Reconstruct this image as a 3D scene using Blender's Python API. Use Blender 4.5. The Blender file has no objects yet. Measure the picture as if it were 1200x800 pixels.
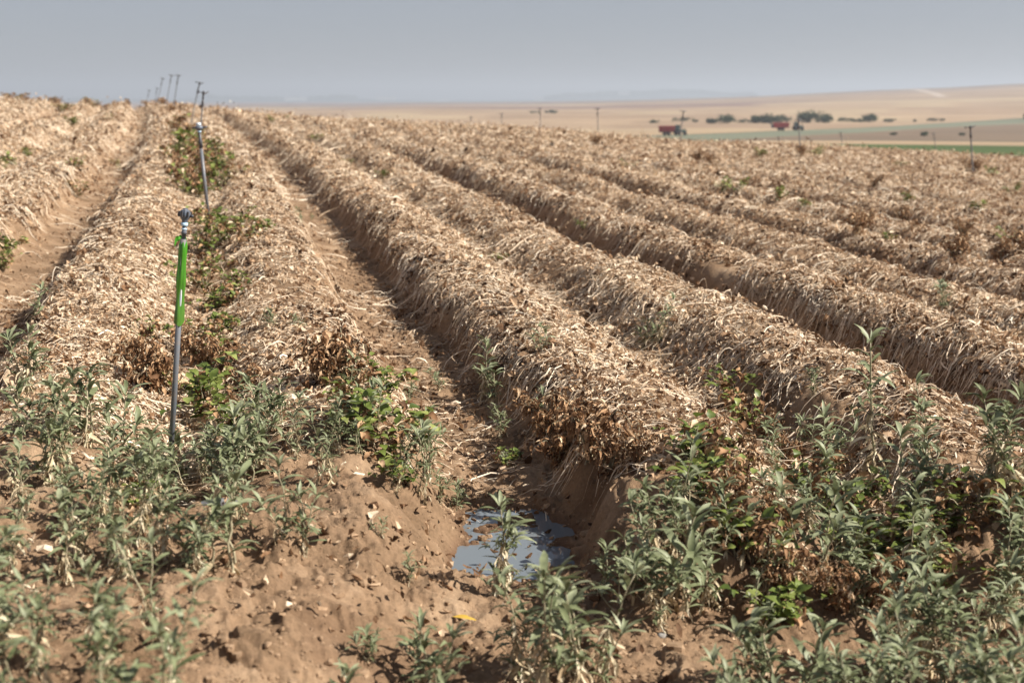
import bpy, math, random
import numpy as np
from math import radians, sin, cos, pi

random.seed(7)
rng = np.random.default_rng(11)
scene = bpy.context.scene
COL = scene.collection

# ------------------------------------------------------------------ camera numbers
CX, CZ = 0.25, 1.80                       # camera stands over the sprinkler bed
YAW, PITCH = radians(12.29), radians(10.92)
FPX = 1490.0                              # focal length in pixels of the 1200 px wide photo
CURVE = 5.7e-4                            # the rows bend gently to the left
ROW = 1.64                                # half a bed: deep furrows at ROW + 2*ROW*k

# ------------------------------------------------------------------ numpy noise
def _hash(ix, iy, seed):
    h = (ix.astype(np.int64) * 374761393 + iy.astype(np.int64) * 668265263 + seed * 974634773) & 0xffffffff
    h = ((h ^ (h >> 13)) * 1274126177) & 0xffffffff
    h = h ^ (h >> 16)
    return (h & 0xffff).astype(np.float32) / 65535.0

def vnoise(x, y, seed=0):
    x = np.asarray(x, dtype=np.float64); y = np.asarray(y, dtype=np.float64)
    fx = np.floor(x); fy = np.floor(y)
    tx = x - fx; ty = y - fy
    tx = tx * tx * tx * (tx * (tx * 6 - 15) + 10); ty = ty * ty * ty * (ty * (ty * 6 - 15) + 10)
    a = _hash(fx, fy, seed); b = _hash(fx + 1, fy, seed)
    c = _hash(fx, fy + 1, seed); d = _hash(fx + 1, fy + 1, seed)
    return ((a + (b - a) * tx) * (1 - ty) + (c + (d - c) * tx) * ty) * 2 - 1

def fbm(x, y, octaves=4, seed=0, gain=0.5):
    s = 0; a = 1.0; n = 0
    for o in range(octaves):
        s = s + a * vnoise(x * 2.03 ** o + 17.3 * o, y * 2.03 ** o - 9.1 * o, seed + o)
        n += a; a *= gain
    return s / n

def sstep(a, b, x):
    t = np.clip((x - a) / (b - a), 0, 1)
    return t * t * (3 - 2 * t)

def smooth_interp(x, xs, ys):
    xs = np.asarray(xs, float); ys = np.asarray(ys, float)
    d = np.diff(ys) / np.diff(xs)
    m = np.zeros_like(ys); m[0] = d[0]; m[-1] = d[-1]
    for i in range(1, len(xs) - 1):
        m[i] = 0 if d[i - 1] * d[i] <= 0 else 2 * d[i - 1] * d[i] / (d[i - 1] + d[i])
    x = np.clip(x, xs[0], xs[-1])
    i = np.clip(np.searchsorted(xs, x) - 1, 0, len(xs) - 2)
    h = xs[i + 1] - xs[i]; t = (x - xs[i]) / h
    return ((1 + 2 * t) * (1 - t) ** 2 * ys[i] + t * (1 - t) ** 2 * h * m[i]
            + t * t * (3 - 2 * t) * ys[i + 1] + t * t * (t - 1) * h * m[i + 1])

# ------------------------------------------------------------------ the lie of the land
GY = [-60, -20, 0, 6, 18, 30, 42, 54, 66, 78, 90, 102, 120, 160, 260]
GZ = [-2.4, -2.0, -1.8, -1.8, -1.56, -1.13, -.74, -.40, -.24, -.28, -.55, -.95, -2.1, -5, -9]
FR = [0, 100, 130, 190, 260, 330, 450, 600, 1000, 1700, 2600, 3500, 5000, 7500, 9000, 10500, 14000]

def bearing_px(x, y):
    """bearing from the camera's foot, as the photo's column at eye level"""
    a = np.arctan2(x - CX, y) - YAW
    return 600 + FPX * np.tan(np.clip(a, -1.2, 1.2))

def far_height(x, y):
    r = np.hypot(x - CX, y)
    px = bearing_px(x, y)
    hor = smooth_interp(px, [-600, 200, 400, 500, 600, 700, 800, 900, 1000, 1100, 1200, 1700], [-10, -9.5, -9.5, -7.5, -7, -5.5, -3, .5, 5, 8.5, 12.5, 18])
    crest = hor / FPX * 3500
    Z = [-4.4, -4.4, -5.7, -7.3, -8.6, -9.6, -10.6, -11.3]
    z = smooth_interp(r, FR[:8] + [14000], Z + [-11.3])
    z = z - .7 * sstep(1000, 600, px) * sstep(150, 300, r)
    t = sstep(600, 3500, r) ** 0.85
    z = z + (crest + 11.3) * t
    fall = sstep(3600, 6000, r)
    z = z * (1 - fall) + fall * -32
    prof = np.interp(px, [-200, 150, 240, 310, 370, 400, 430, 480, 560, 630, 665, 740, 800, 870, 950, 1300], [-3, -3, -2.5, -3.5, -5.5, -3.5, -4, -7, -6, -5, .5, 3, 3, 0, -1, 0])
    prof = prof + 1.3 * vnoise(px / 34.0, px * 0 + 3, 41) + .6 * vnoise(px / 9.0, px * 0 + 8, 43)
    ridge = prof / FPX * 9000 + 32
    z = z + ridge * np.exp(-((r - 9000) / 900.0) ** 2)
    z = z + 0.6 * vnoise(x / 160.0, y / 160.0, 77) * sstep(250, 500, r)
    return z

def base_height(x, y):
    r = np.hypot(x - CX, y)
    z = smooth_interp(y, GY, GZ) - 0.065 * 3 * np.logaddexp(0, np.clip(x, -200, 200) / 3.0) + .045
    z = z + .05 * vnoise(x / 7.0, y / 9.0, 5)
    px = bearing_px(x, y)
    drop = smooth_interp(px, [-300, 0, 100, 200, 300, 400, 500, 600, 700, 800, 900, 1000, 1100, 1200, 1500], [6, 8, 13, 13, 19, 22, 21, 19, 21, 22, 19, 17, 16, 16, 12])
    z = z - drop * sstep(12, 48, r) * np.minimum(r, 80) / FPX
    w = sstep(100, 175, r)
    zz = z * (1 - w)
    if np.any(w > 0):
        zz = zz + far_height(x, y) * w
    return zz + CZ

def row_u(x, y):
    veer = smooth_interp(y, [-30, 0, 3.0, 3.9, 4.5, 5.5, 6.6, 8], [1.2, 1.05, .84, .56, .36, .08, 0, 0])
    return x + veer + CURVE * np.clip(y, -40, 140) ** 2 + .07 * vnoise(y * .35, y * 0 + 2.5, 9) + .03 * vnoise(y * 1.3, x * .2, 12) + .045 * vnoise(y * 2.7, np.round(x / 1.64) * 5.1, 14)

def row_amp(u, y):
    """the rows fade out on the headland in front"""
    end = 4.75 + .2 * vnoise(u * 1.3, u * 0, 21) + .05 * np.clip(u - 1.6, 0, 6)
    a = .18 + .82 * sstep(end - .55, end + .15, y)
    left = .62 + .38 * sstep(4.8, 6.8, y)
    w = sstep(1.35, 1.8, u)
    return a * w + left * (1 - w)

PA = [0, .20, .50, .78, 1.06, 1.20, 1.33, 1.64, 1.9]
PH = [.13, .18, .36, .40, .355, .24, .045, 0, 0]

def rows(x, y):
    u = row_u(x, y)
    k = np.floor((u + ROW) / (2 * ROW))
    t = u - k * 2 * ROW
    a = np.abs(t)
    p = smooth_interp(a, PA, PH)
    shallow = .03 * vnoise(k * 3.7, y * .05, 33)
    p = np.where(np.abs(k) < .5, p + .035 * np.exp(-(a / .35) ** 2), p - .075 * np.exp(-(a / .26) ** 2))
    p = p + shallow * np.exp(-(a / .3) ** 2)
    p = p + .045 * sstep(.25, .6, a) * sstep(1.35, 1.0, a) * fbm(x * 3.1, y * 2.3, 2, 35)
    return u, a, t, p * (1 + .16 * vnoise(k * 7.1 + np.sign(t), y * .45, 31))

ZW = None
def height(x, y, fine=True):
    x = np.asarray(x, float); y = np.asarray(y, float)
    r = np.hypot(x - CX, y)
    b = base_height(x, y)
    u, a, t, p = rows(x, y)
    fieldw = 1 - sstep(104, 122, r)
    amp = row_amp(u, y)
    # in front of the crop the bed left of the trench is one bare rounded bank
    front = sstep(6.6, 5.2, y) * sstep(1.75, 1.3, np.abs(u))
    bank = .32 * sstep(1.46 + .06 * vnoise(y * 3.1, u * 0, 23), .84 + .05 * vnoise(y * 4.3, u * 0, 24), u) * sstep(-1.9, -.7, u)
    h = p * amp * (1 - front) + bank * front
    b = b + (h - .15) * fieldw
    # hollow that holds the puddle and the trench running towards the camera
    b = b - .095 * np.exp(-((u - 1.60) / .42) ** 4 - ((y - 5.86) / .66) ** 4)
    b = b + .075 * sstep(5.42, 5.12, y) * np.exp(-((u - 1.65) / .6) ** 4) - .05 * sstep(4.9, 4.2, y) * np.exp(-((u - 1.75) / .7) ** 2)
    # hollow beside the first sprinkler
    b = b - .13 * np.exp(-((u + .02) / .30) ** 2 - ((y - 6.1) / .75) ** 2)
    nf = 1 - sstep(18, 45, r)
    b = b + .030 * fbm(x * 1.7, y * 1.7, 3, 51) * (1 - sstep(90, 120, r))
    if fine:
        pit = fbm(x * 3.3, y * 3.3, 3, 97)
        b = b - .032 * sstep(.14, .34, pit) * sstep(7.2, 5.8, y) * (1 - sstep(9, 16, r))
        b = b + .011 * fbm(x * 9, y * 9, 3, 61) * nf
        nn = 1 - sstep(9, 16, r)
        b = b + .016 * np.abs(fbm(x * 26, y * 26, 3, 71)) * nn
        # rills washed down the bare flank of the bank
        flank = np.exp(-((u - 1.13) / .36) ** 2) * sstep(6.3, 5.5, y) * nn
        b = b - .075 * np.abs(fbm(y * 10 + u * 3.5, u * 1.4, 4, 81)) * flank
        # stepped, broken soil
        clod = fbm(x * 5.5, y * 5.5, 3, 91)
        b = b + .034 * sstep(.08, .26, clod) * nn * (1 - .6 * flank)
        b = b + .016 * (1 - np.abs(fbm(x * 13, y * 13, 3, 95)) * 2) * nn * sstep(7.5, 6, y)
    return b

def cam_axes():
    f = np.array([sin(YAW) * cos(PITCH), cos(YAW) * cos(PITCH), -sin(PITCH)])
    r = np.array([cos(YAW), -sin(YAW), 0.0])
    u = np.cross(r, f)
    return r, u, f
AR, AU, AF = cam_axes()
CAM = np.array([CX, 0.0, CZ])

def project(P):
    d = np.asarray(P, float) - CAM
    z = d @ AF
    return 600 + FPX * (d @ AR) / z, 400 - FPX * (d @ AU) / z

_T = np.geomspace(1.6, 900, 5000)
def at(px, py):
    """the ground point seen at a column and row of the photo"""
    d = AF + AR * (px - 600) / FPX + AU * (400 - py) / FPX
    d = d / np.hypot(d[0], d[1])
    x = CX + d[0] * _T; y = d[1] * _T; z = CZ + d[2] * _T
    h = height(x, y, False)
    i = np.argmax(z <= h)
    if z[i] > h[i]:
        i = int(np.argmin(z - h))
    return float(x[i]), float(y[i]), float(h[i])

def ground_z(x, y):
    return float(height(np.array([x]), np.array([y]), True)[0])

# ------------------------------------------------------------------ mesh helpers
def quad_mesh(name, V, F, attrs=None, mat=None, smooth=True):
    V = np.asarray(V, np.float32).reshape(-1, 3); F = np.asarray(F, np.int32)
    m = bpy.data.meshes.new(name)
    m.vertices.add(len(V)); m.vertices.foreach_set('co', V.ravel())
    n = F.shape[1]
    m.loops.add(F.size); m.loops.foreach_set('vertex_index', F.ravel())
    m.polygons.add(len(F)); m.polygons.foreach_set('loop_start', np.arange(0, F.size, n, dtype=np.int32))
    m.polygons.foreach_set('use_smooth', np.full(len(F), smooth, dtype=bool))
    for k, v in (attrs or {}).items():
        v = np.asarray(v, np.float32)
        if v.ndim == 1:
            a = m.attributes.new(k, 'FLOAT', 'POINT'); a.data.foreach_set('value', v)
        else:
            a = m.attributes.new(k, 'FLOAT_COLOR', 'POINT'); a.data.foreach_set('color', v.ravel())
    if mat: m.materials.append(mat)
    m.update(calc_edges=True); m.validate()
    return m

class Q:
    """collects quads with a tone per vertex"""
    def __init__(self): self.V = []; self.F = []; self.T = []; self.n = 0
    def add(self, V, F, tone):
        V = np.asarray(V, float); self.V.append(V); self.F.append(np.asarray(F) + self.n)
        self.T.append(np.full(len(V), tone) if np.isscalar(tone) else tone); self.n += len(V)
    def mesh(self, name, mat, smooth=True):
        return quad_mesh(name, np.concatenate(self.V), np.concatenate(self.F), {'tone': np.concatenate(self.T)}, mat, smooth)

def tube_vf(P, R, sides=6, cap=True):
    P = np.asarray(P, float); n = len(P)
    R = np.full(n, R) if np.isscalar(R) else np.asarray(R, float)
    T = np.gradient(P, axis=0); T /= np.linalg.norm(T, axis=1)[:, None] + 1e-12
    ref = np.array([.31, .95, .05]) if abs(T[0][1]) < .9 else np.array([1., .1, 0])
    A = np.cross(T, ref); A /= np.linalg.norm(A, axis=1)[:, None]
    B = np.cross(T, A)
    ang = np.arange(sides) * 2 * pi / sides
    V = (P[:, None] + R[:, None, None] * (np.cos(ang)[None, :, None] * A[:, None] + np.sin(ang)[None, :, None] * B[:, None])).reshape(-1, 3)
    F = []
    for i in range(n - 1):
        for j in range(sides):
            k = (j + 1) % sides
            F.append((i * sides + j, i * sides + k, (i + 1) * sides + k, (i + 1) * sides + j))
    if cap and sides % 2 == 0:
        for b in (0, (n - 1) * sides):
            for j in range(1, sides // 2):
                F.append((b + j - 1 if j > 1 else b, b + j, b + sides - j - 1, b + (sides - j) % sides)) if j > 1 else F.append((b, b + 1, b + sides - 2, b + sides - 1))
    return V, np.array(F)

def lathe_vf(prof, sides=20):
    """prof: list of (radius, z)"""
    P = np.array(prof, float); ang = np.arange(sides) * 2 * pi / sides
    V = np.stack([P[:, 0, None] * np.cos(ang), P[:, 0, None] * np.sin(ang), np.repeat(P[:, 1, None], sides, 1)], -1).reshape(-1, 3)
    F = [(i * sides + j, i * sides + (j + 1) % sides, (i + 1) * sides + (j + 1) % sides, (i + 1) * sides + j) for i in range(len(P) - 1) for j in range(sides)]
    return V, np.array(F)

def box_vf(c, s, taper=(1, 1)):
    c = np.array(c, float); s = np.array(s, float) / 2
    V = []
    for dz in (-1, 1):
        k = (1, 1) if dz < 0 else taper
        for dx, dy in ((-1, -1), (1, -1), (1, 1), (-1, 1)):
            V.append(c + s * np.array([dx * k[0], dy * k[1], dz]))
    F = [(3, 2, 1, 0), (4, 5, 6, 7), (0, 1, 5, 4), (1, 2, 6, 5), (2, 3, 7, 6), (3, 0, 4, 7)]
    return np.array(V), np.array(F)

def link(name, mesh, parent=None, loc=None):
    o = bpy.data.objects.new(name, mesh); COL.objects.link(o)
    if parent is not None: o.parent = parent
    if loc is not None: o.location = loc
    return o

def tag(o, label=None, cat=None, group=None, kind=None):
    if label: o['label'] = label
    if cat: o['category'] = cat
    if group: o['group'] = group
    if kind: o['kind'] = kind
    return o

def empty(name, loc=(0, 0, 0), rot=(0, 0, 0), scale=1.0):
    o = bpy.data.objects.new(name, None); COL.objects.link(o)
    o.empty_display_size = .1
    o.location = loc; o.rotation_euler = rot; o.scale = (scale,) * 3
    return o

def copy_tree(o, parent=None):
    c = o.copy(); COL.objects.link(c)
    if parent is not None: c.parent = parent
    for ch in [q for q in bpy.data.objects if q.parent == o]:
        copy_tree(ch, c)
    return c

# ------------------------------------------------------------------ materials
def new_mat(name):
    m = bpy.data.materials.new(name); m.use_nodes = True
    nt = m.node_tree; nt.nodes.clear()
    out = nt.nodes.new('ShaderNodeOutputMaterial')
    b = nt.nodes.new('ShaderNodeBsdfPrincipled')
    nt.links.new(b.outputs[0], out.inputs[0])
    return m, nt, b, out

def N(nt, t, **kw):
    n = nt.nodes.new(t)
    for k, v in kw.items(): setattr(n, k, v)
    return n

def ramp(nt, fac, stops):
    r = N(nt, 'ShaderNodeValToRGB')
    while len(r.color_ramp.elements) < len(stops): r.color_ramp.elements.new(.5)
    for e, (p, c) in zip(r.color_ramp.elements, stops):
        e.position = p; e.color = (*c, 1)
    nt.links.new(fac, r.inputs[0])
    return r

def noise(nt, scale, detail=4, rough=.6, vec=None):
    n = N(nt, 'ShaderNodeTexNoise'); n.inputs['Scale'].default_value = scale
    n.inputs['Detail'].default_value = detail; n.inputs['Roughness'].default_value = rough
    if vec is not None: nt.links.new(vec, n.inputs['Vector'])
    return n

def mixcol(nt, fac, a, b, mode='MIX'):
    m = N(nt, 'ShaderNodeMix', data_type='RGBA', blend_type=mode)
    for s, v in ((m.inputs[0], fac), (m.inputs[6], a), (m.inputs[7], b)):
        if hasattr(v, 'is_linked'): nt.links.new(v, s)
        elif isinstance(v, (int, float)): s.default_value = v
        else: s.default_value = (*v, 1)
    return m.outputs[2]

def tone_mat(name, stops, rough=.7, spec=.25, transl=0.0, vary=.25, vscale=35.0, bump=0.0):
    """one plant matter whose pieces differ by a random tone stored on each piece; dry leaves add painted flank shade"""
    m, nt, b, out = new_mat(name)
    at_ = N(nt, 'ShaderNodeAttribute', attribute_name='tone')
    r = ramp(nt, at_.outputs['Fac'], stops)
    co = N(nt, 'ShaderNodeTexCoord')
    n = noise(nt, vscale, 3, .6, co.outputs['Object'])
    mr = N(nt, 'ShaderNodeMapRange'); nt.links.new(n.outputs['Fac'], mr.inputs[0])
    mr.inputs[1].default_value = .3; mr.inputs[2].default_value = .7
    mr.inputs[3].default_value = 1 - vary; mr.inputs[4].default_value = 1 + vary
    c = mixcol(nt, 1.0, r.outputs[0], mr.outputs[0], 'MULTIPLY')
    nt.links.new(c, b.inputs['Base Color'])
    b.inputs['Roughness'].default_value = rough
    b.inputs['Specular IOR Level'].default_value = spec
    if bump:
        bp = N(nt, 'ShaderNodeBump'); bp.inputs['Strength'].default_value = bump; bp.inputs['Distance'].default_value = .003
        nt.links.new(n.outputs['Fac'], bp.inputs['Height']); nt.links.new(bp.outputs[0], b.inputs['Normal'])
    if transl:
        tr = N(nt, 'ShaderNodeBsdfTranslucent'); nt.links.new(c, tr.inputs[0])
        ms = N(nt, 'ShaderNodeMixShader'); ms.inputs[0].default_value = transl
        nt.links.new(b.outputs[0], ms.inputs[1]); nt.links.new(tr.outputs[0], ms.inputs[2])
        nt.links.new(ms.outputs[0], out.inputs[0])
    return m

def plain_mat(name, c, rough=.5, spec=.4, metal=0.0, dirt=.25, dscale=18.0, dcol=(.25, .17, .11)):
    m, nt, b, out = new_mat(name)
    co = N(nt, 'ShaderNodeTexCoord')
    n = noise(nt, dscale, 5, .65, co.outputs['Object'])
    r = ramp(nt, n.outputs['Fac'], [(.42, (0, 0, 0)), (.72, (1, 1, 1))])
    f = N(nt, 'ShaderNodeMath', operation='MULTIPLY'); nt.links.new(r.outputs[0], f.inputs[0]); f.inputs[1].default_value = dirt
    nt.links.new(mixcol(nt, f.outputs[0], c, dcol), b.inputs['Base Color'])
    b.inputs['Roughness'].default_value = rough; b.inputs['Metallic'].default_value = metal
    b.inputs['Specular IOR Level'].default_value = spec
    return m

STRAW = (.60, .475, .335)
M = {}
M['stem'] = tone_mat('straw_stem', [(0, (.15, .085, .045)), (.3, (.43, .30, .19)), (.6, (.66, .515, .365)), (1, (.85, .735, .575))], .65, .3, .10, .2, 60)
M['dryleaf'] = tone_mat('dry_leaf', [(0, (.060, .030, .015)), (.3, (.22, .118, .058)), (.6, (.54, .375, .235)), (1, (.83, .705, .53))], .7, .25, .18, .25, 60)
M['weedleaf'] = tone_mat('weed_leaf', [(0, (.095, .112, .046)), (.5, (.205, .228, .118)), (1, (.32, .335, .21))], .5, .35, .22, .2, 45)
M['weedstem'] = tone_mat('weed_stem', [(0, (.17, .15, .09)), (1, (.44, .38, .25))], .6, .3, 0, .2, 45)
M['weeddry'] = tone_mat('weed_withered_leaf', [(0, (.26, .16, .085)), (.5, (.54, .43, .27)), (1, (.74, .65, .48))], .7, .2, .2, .2, 45)
M['greenleaf'] = tone_mat('broad_green_leaf', [(0, (.075, .108, .020)), (.5, (.17, .215, .045)), (1, (.31, .34, .10))], .45, .4, .3, .2, 45)
M['brownleaf'] = tone_mat('withered_brown_leaf', [(0, (.075, .036, .018)), (.35, (.23, .12, .058)), (.7, (.46, .285, .155)), (1, (.68, .53, .36))], .75, .2, .15, .25, 45)
M['treeleaf'] = tone_mat('tree_leaf', [(0, (.03, .045, .02)), (1, (.075, .095, .045))], .7, .2, .1, .2, 2)
M['bark'] = tone_mat('bark', [(0, (.10, .075, .05)), (1, (.2, .15, .1))], .9, .1, 0, .2, 4)
M['pole'] = plain_mat('grey_plastic_pipe', (.125, .14, .16), .42, .5, 0, .45, 30)
M['dark'] = plain_mat('dark_plastic', (.035, .04, .05), .4, .5, 0, .3, 60)
M['bluegrey'] = plain_mat('blue_grey_plastic', (.10, .125, .165), .35, .5, 0, .3, 60)
M['ring'] = plain_mat('pale_blue_plastic', (.42, .60, .74), .35, .5, 0, .12, 60)
M['cap'] = plain_mat('pale_cap', (.62, .68, .72), .35, .5, 0, .1, 60)
M['red'] = plain_mat('red_paint', (.36, .035, .04), .5, .4, 0, .5, 1.6)
M['tyre'] = plain_mat('rubber', (.022, .022, .024), .85, .2, 0, .3, 3)
M['teal'] = plain_mat('dark_green_paint', (.025, .085, .075), .4, .5, 0, .25, 1.5)
M['glass'] = plain_mat('cab_glass', (.10, .14, .16), .08, .6, 0, .05, 2)
M['steel'] = plain_mat('dull_steel', (.16, .14, .17), .5, .5, .4, .3, 2)
M['stone'] = plain_mat('stone', (.30, .29, .27), .85, .2, 0, .4, 25)
M['pipe'] = plain_mat('mottled_pipe', (.24, .24, .25), .45, .4, .2, .75, 70, (.05, .045, .045))
M['yellow'] = plain_mat('yellowed_leaf', (.52, .33, .05), .5, .3, 0, .3, 60)

def sleeve_mat():
    m, nt, b, out = new_mat('green_plastic_film')
    co = N(nt, 'ShaderNodeTexCoord')
    mp = N(nt, 'ShaderNodeMapping'); mp.inputs['Scale'].default_value = (60, 60, 9); nt.links.new(co.outputs['Object'], mp.inputs[0])
    n = noise(nt, 1.0, 3, .5, mp.outputs[0])
    c = mixcol(nt, n.outputs['Fac'], (.026, .15, .008), (.115, .42, .032))
    n_ = noise(nt, 9, 4, .6, co.outputs['Object'])
    sx = N(nt, 'ShaderNodeSeparateXYZ'); nt.links.new(co.outputs['Object'], sx.inputs[0])
    zr = N(nt, 'ShaderNodeMapRange'); nt.links.new(sx.outputs['Z'], zr.inputs[0])
    zr.inputs[1].default_value = 1.25; zr.inputs[2].default_value = .85; zr.inputs[3].default_value = 0; zr.inputs[4].default_value = 1.0
    ml = N(nt, 'ShaderNodeMath', operation='MULTIPLY'); nt.links.new(zr.outputs[0], ml.inputs[0]); nt.links.new(n_.outputs['Fac'], ml.inputs[1])
    c = mixcol(nt, ml.outputs[0], c, (.13, .15, .05))
    nt.links.new(c, b.inputs['Base Color']); b.inputs['Roughness'].default_value = .22
    b.inputs['Specular IOR Level'].default_value = .6
    bp = N(nt, 'ShaderNodeBump'); bp.inputs['Strength'].default_value = .35; bp.inputs['Distance'].default_value = .004
    nt.links.new(n.outputs['Fac'], bp.inputs['Height']); nt.links.new(bp.outputs[0], b.inputs['Normal'])
    tr = N(nt, 'ShaderNodeBsdfTranslucent'); nt.links.new(c, tr.inputs[0])
    ms = N(nt, 'ShaderNodeMixShader'); ms.inputs[0].default_value = .18
    nt.links.new(b.outputs[0], ms.inputs[1]); nt.links.new(tr.outputs[0], ms.inputs[2]); nt.links.new(ms.outputs[0], out.inputs[0])
    return m
M['sleeve'] = sleeve_mat()

def ground_mat():
    m, nt, b, out = new_mat('soil_and_fields')
    at_ = N(nt, 'ShaderNodeAttribute', attribute_name='field_colour')
    nr = N(nt, 'ShaderNodeAttribute', attribute_name='soil')
    geo = N(nt, 'ShaderNodeNewGeometry')
    n1 = noise(nt, 2.2, 6, .62, geo.outputs['Position'])
    n2 = noise(nt, 38, 6, .7, geo.outputs['Position'])
    n3 = noise(nt, 260, 3, .6, geo.outputs['Position'])
    soil = ramp(nt, n1.outputs['Fac'], [(.30, (.165, .104, .060)), (.52, (.275, .178, .107)), (.72, (.415, .29, .185))])
    grain = N(nt, 'ShaderNodeMapRange'); nt.links.new(n2.outputs['Fac'], grain.inputs[0])
    grain.inputs[1].default_value = .3; grain.inputs[2].default_value = .72; grain.inputs[3].default_value = .72; grain.inputs[4].default_value = 1.22
    soilc = mixcol(nt, 1.0, soil.outputs[0], grain.outputs[0], 'MULTIPLY')
    wet = N(nt, 'ShaderNodeAttribute', attribute_name='wet')
    soilc = mixcol(nt, wet.outputs['Fac'], soilc, (.115, .062, .036))
    nfar = noise(nt, .02, 6, .6, geo.outputs['Position'])
    fv = N(nt, 'ShaderNodeMapRange'); nt.links.new(nfar.outputs['Fac'], fv.inputs[0])
    fv.inputs[1].default_value = .3; fv.inputs[2].default_value = .7; fv.inputs[3].default_value = .72; fv.inputs[4].default_value = .98
    farc = mixcol(nt, 1.0, at_.outputs['Color'], fv.outputs[0], 'MULTIPLY')
    c = mixcol(nt, nr.outputs['Fac'], farc, soilc)
    nt.links.new(c, b.inputs['Base Color'])
    b.inputs['Roughness'].default_value = .95; b.inputs['Specular IOR Level'].default_value = .12
    add = N(nt, 'ShaderNodeMath', operation='MULTIPLY_ADD'); nt.links.new(n3.outputs['Fac'], add.inputs[0]); add.inputs[1].default_value = .35
    nt.links.new(n2.outputs['Fac'], add.inputs[2])
    st = N(nt, 'ShaderNodeMath', operation='MULTIPLY'); nt.links.new(nr.outputs['Fac'], st.inputs[0]); st.inputs[1].default_value = .8
    bp = N(nt, 'ShaderNodeBump'); bp.inputs['Distance'].default_value = .02
    nt.links.new(st.outputs[0], bp.inputs['Strength'])
    nt.links.new(add.outputs[0], bp.inputs['Height']); nt.links.new(bp.outputs[0], b.inputs['Normal'])
    return m
M['ground'] = ground_mat()

def clod_mat():
    m, nt, b, out = new_mat('soil_clod')
    geo = N(nt, 'ShaderNodeNewGeometry')
    n1 = noise(nt, 30, 5, .65, geo.outputs['Position'])
    r = ramp(nt, n1.outputs['Fac'], [(.3, (.16, .103, .060)), (.55, (.28, .185, .114)), (.75, (.39, .28, .185))])
    nt.links.new(r.outputs[0], b.inputs['Base Color']); b.inputs['Roughness'].default_value = .95; b.inputs['Specular IOR Level'].default_value = .1
    return m
M['clod'] = clod_mat()

def water_mat():
    m, nt, b, out = new_mat('murky_water')
    b.inputs['Base Color'].default_value = (.145, .165, .18, 1)
    b.inputs['Roughness'].default_value = .03; b.inputs['IOR'].default_value = 1.33
    geo = N(nt, 'ShaderNodeNewGeometry')
    n = noise(nt, 14, 2, .5, geo.outputs['Position'])
    bp = N(nt, 'ShaderNodeBump'); bp.inputs['Strength'].default_value = .05; bp.inputs['Distance'].default_value = .01
    nt.links.new(n.outputs['Fac'], bp.inputs['Height']); nt.links.new(bp.outputs[0], b.inputs['Normal'])
    return m
M['water'] = water_mat()

# ------------------------------------------------------------------ where the crop residue lies
def litter_mask(x, y):
    u, a, t, p = rows(x, y)
    r = np.hypot(x - CX, y)
    m = 1 - sstep(1.12, 1.33, a)
    far = sstep(14, 34, r)
    m = m * (1 - (.55 * np.exp(-((a + .02) / .13) ** 2)) * (np.abs(np.floor((u + ROW) / (2 * ROW))) > .5))
    m = np.maximum(m, .06 + .16 * far)
    # soil shows through in ragged patches
    holes = fbm(x * .9 + 3, y * .55, 4, 101)
    m = m * (1 - .93 * sstep(.30, .42, holes) * (1 - .8 * far))
    fine = fbm(x * 4.5, y * 4.5, 3, 111)
    m = m * (1 - .75 * sstep(.06, .34, fine) * (1 - far))
    tiny = fbm(x * 11, y * 11, 2, 112)
    m = m * (1 - .6 * sstep(.10, .38, tiny) * (1 - sstep(9, 16, r)))
    nz = .35 * fbm(x * 1.6, y * 1.6, 3, 121)
    endl = np.where(u < 1.64, 6.75, 5.45 + .65 * sstep(2.7, 1.9, u)) + nz
    m = m * np.where(u < 1.64, sstep(endl - .5, endl + .3, y), .0 + 1. * sstep(endl - .3, endl + .2, y))
    m = m * (1 - sstep(108, 118, r))
    return np.clip(m, 0, 1)

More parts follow.
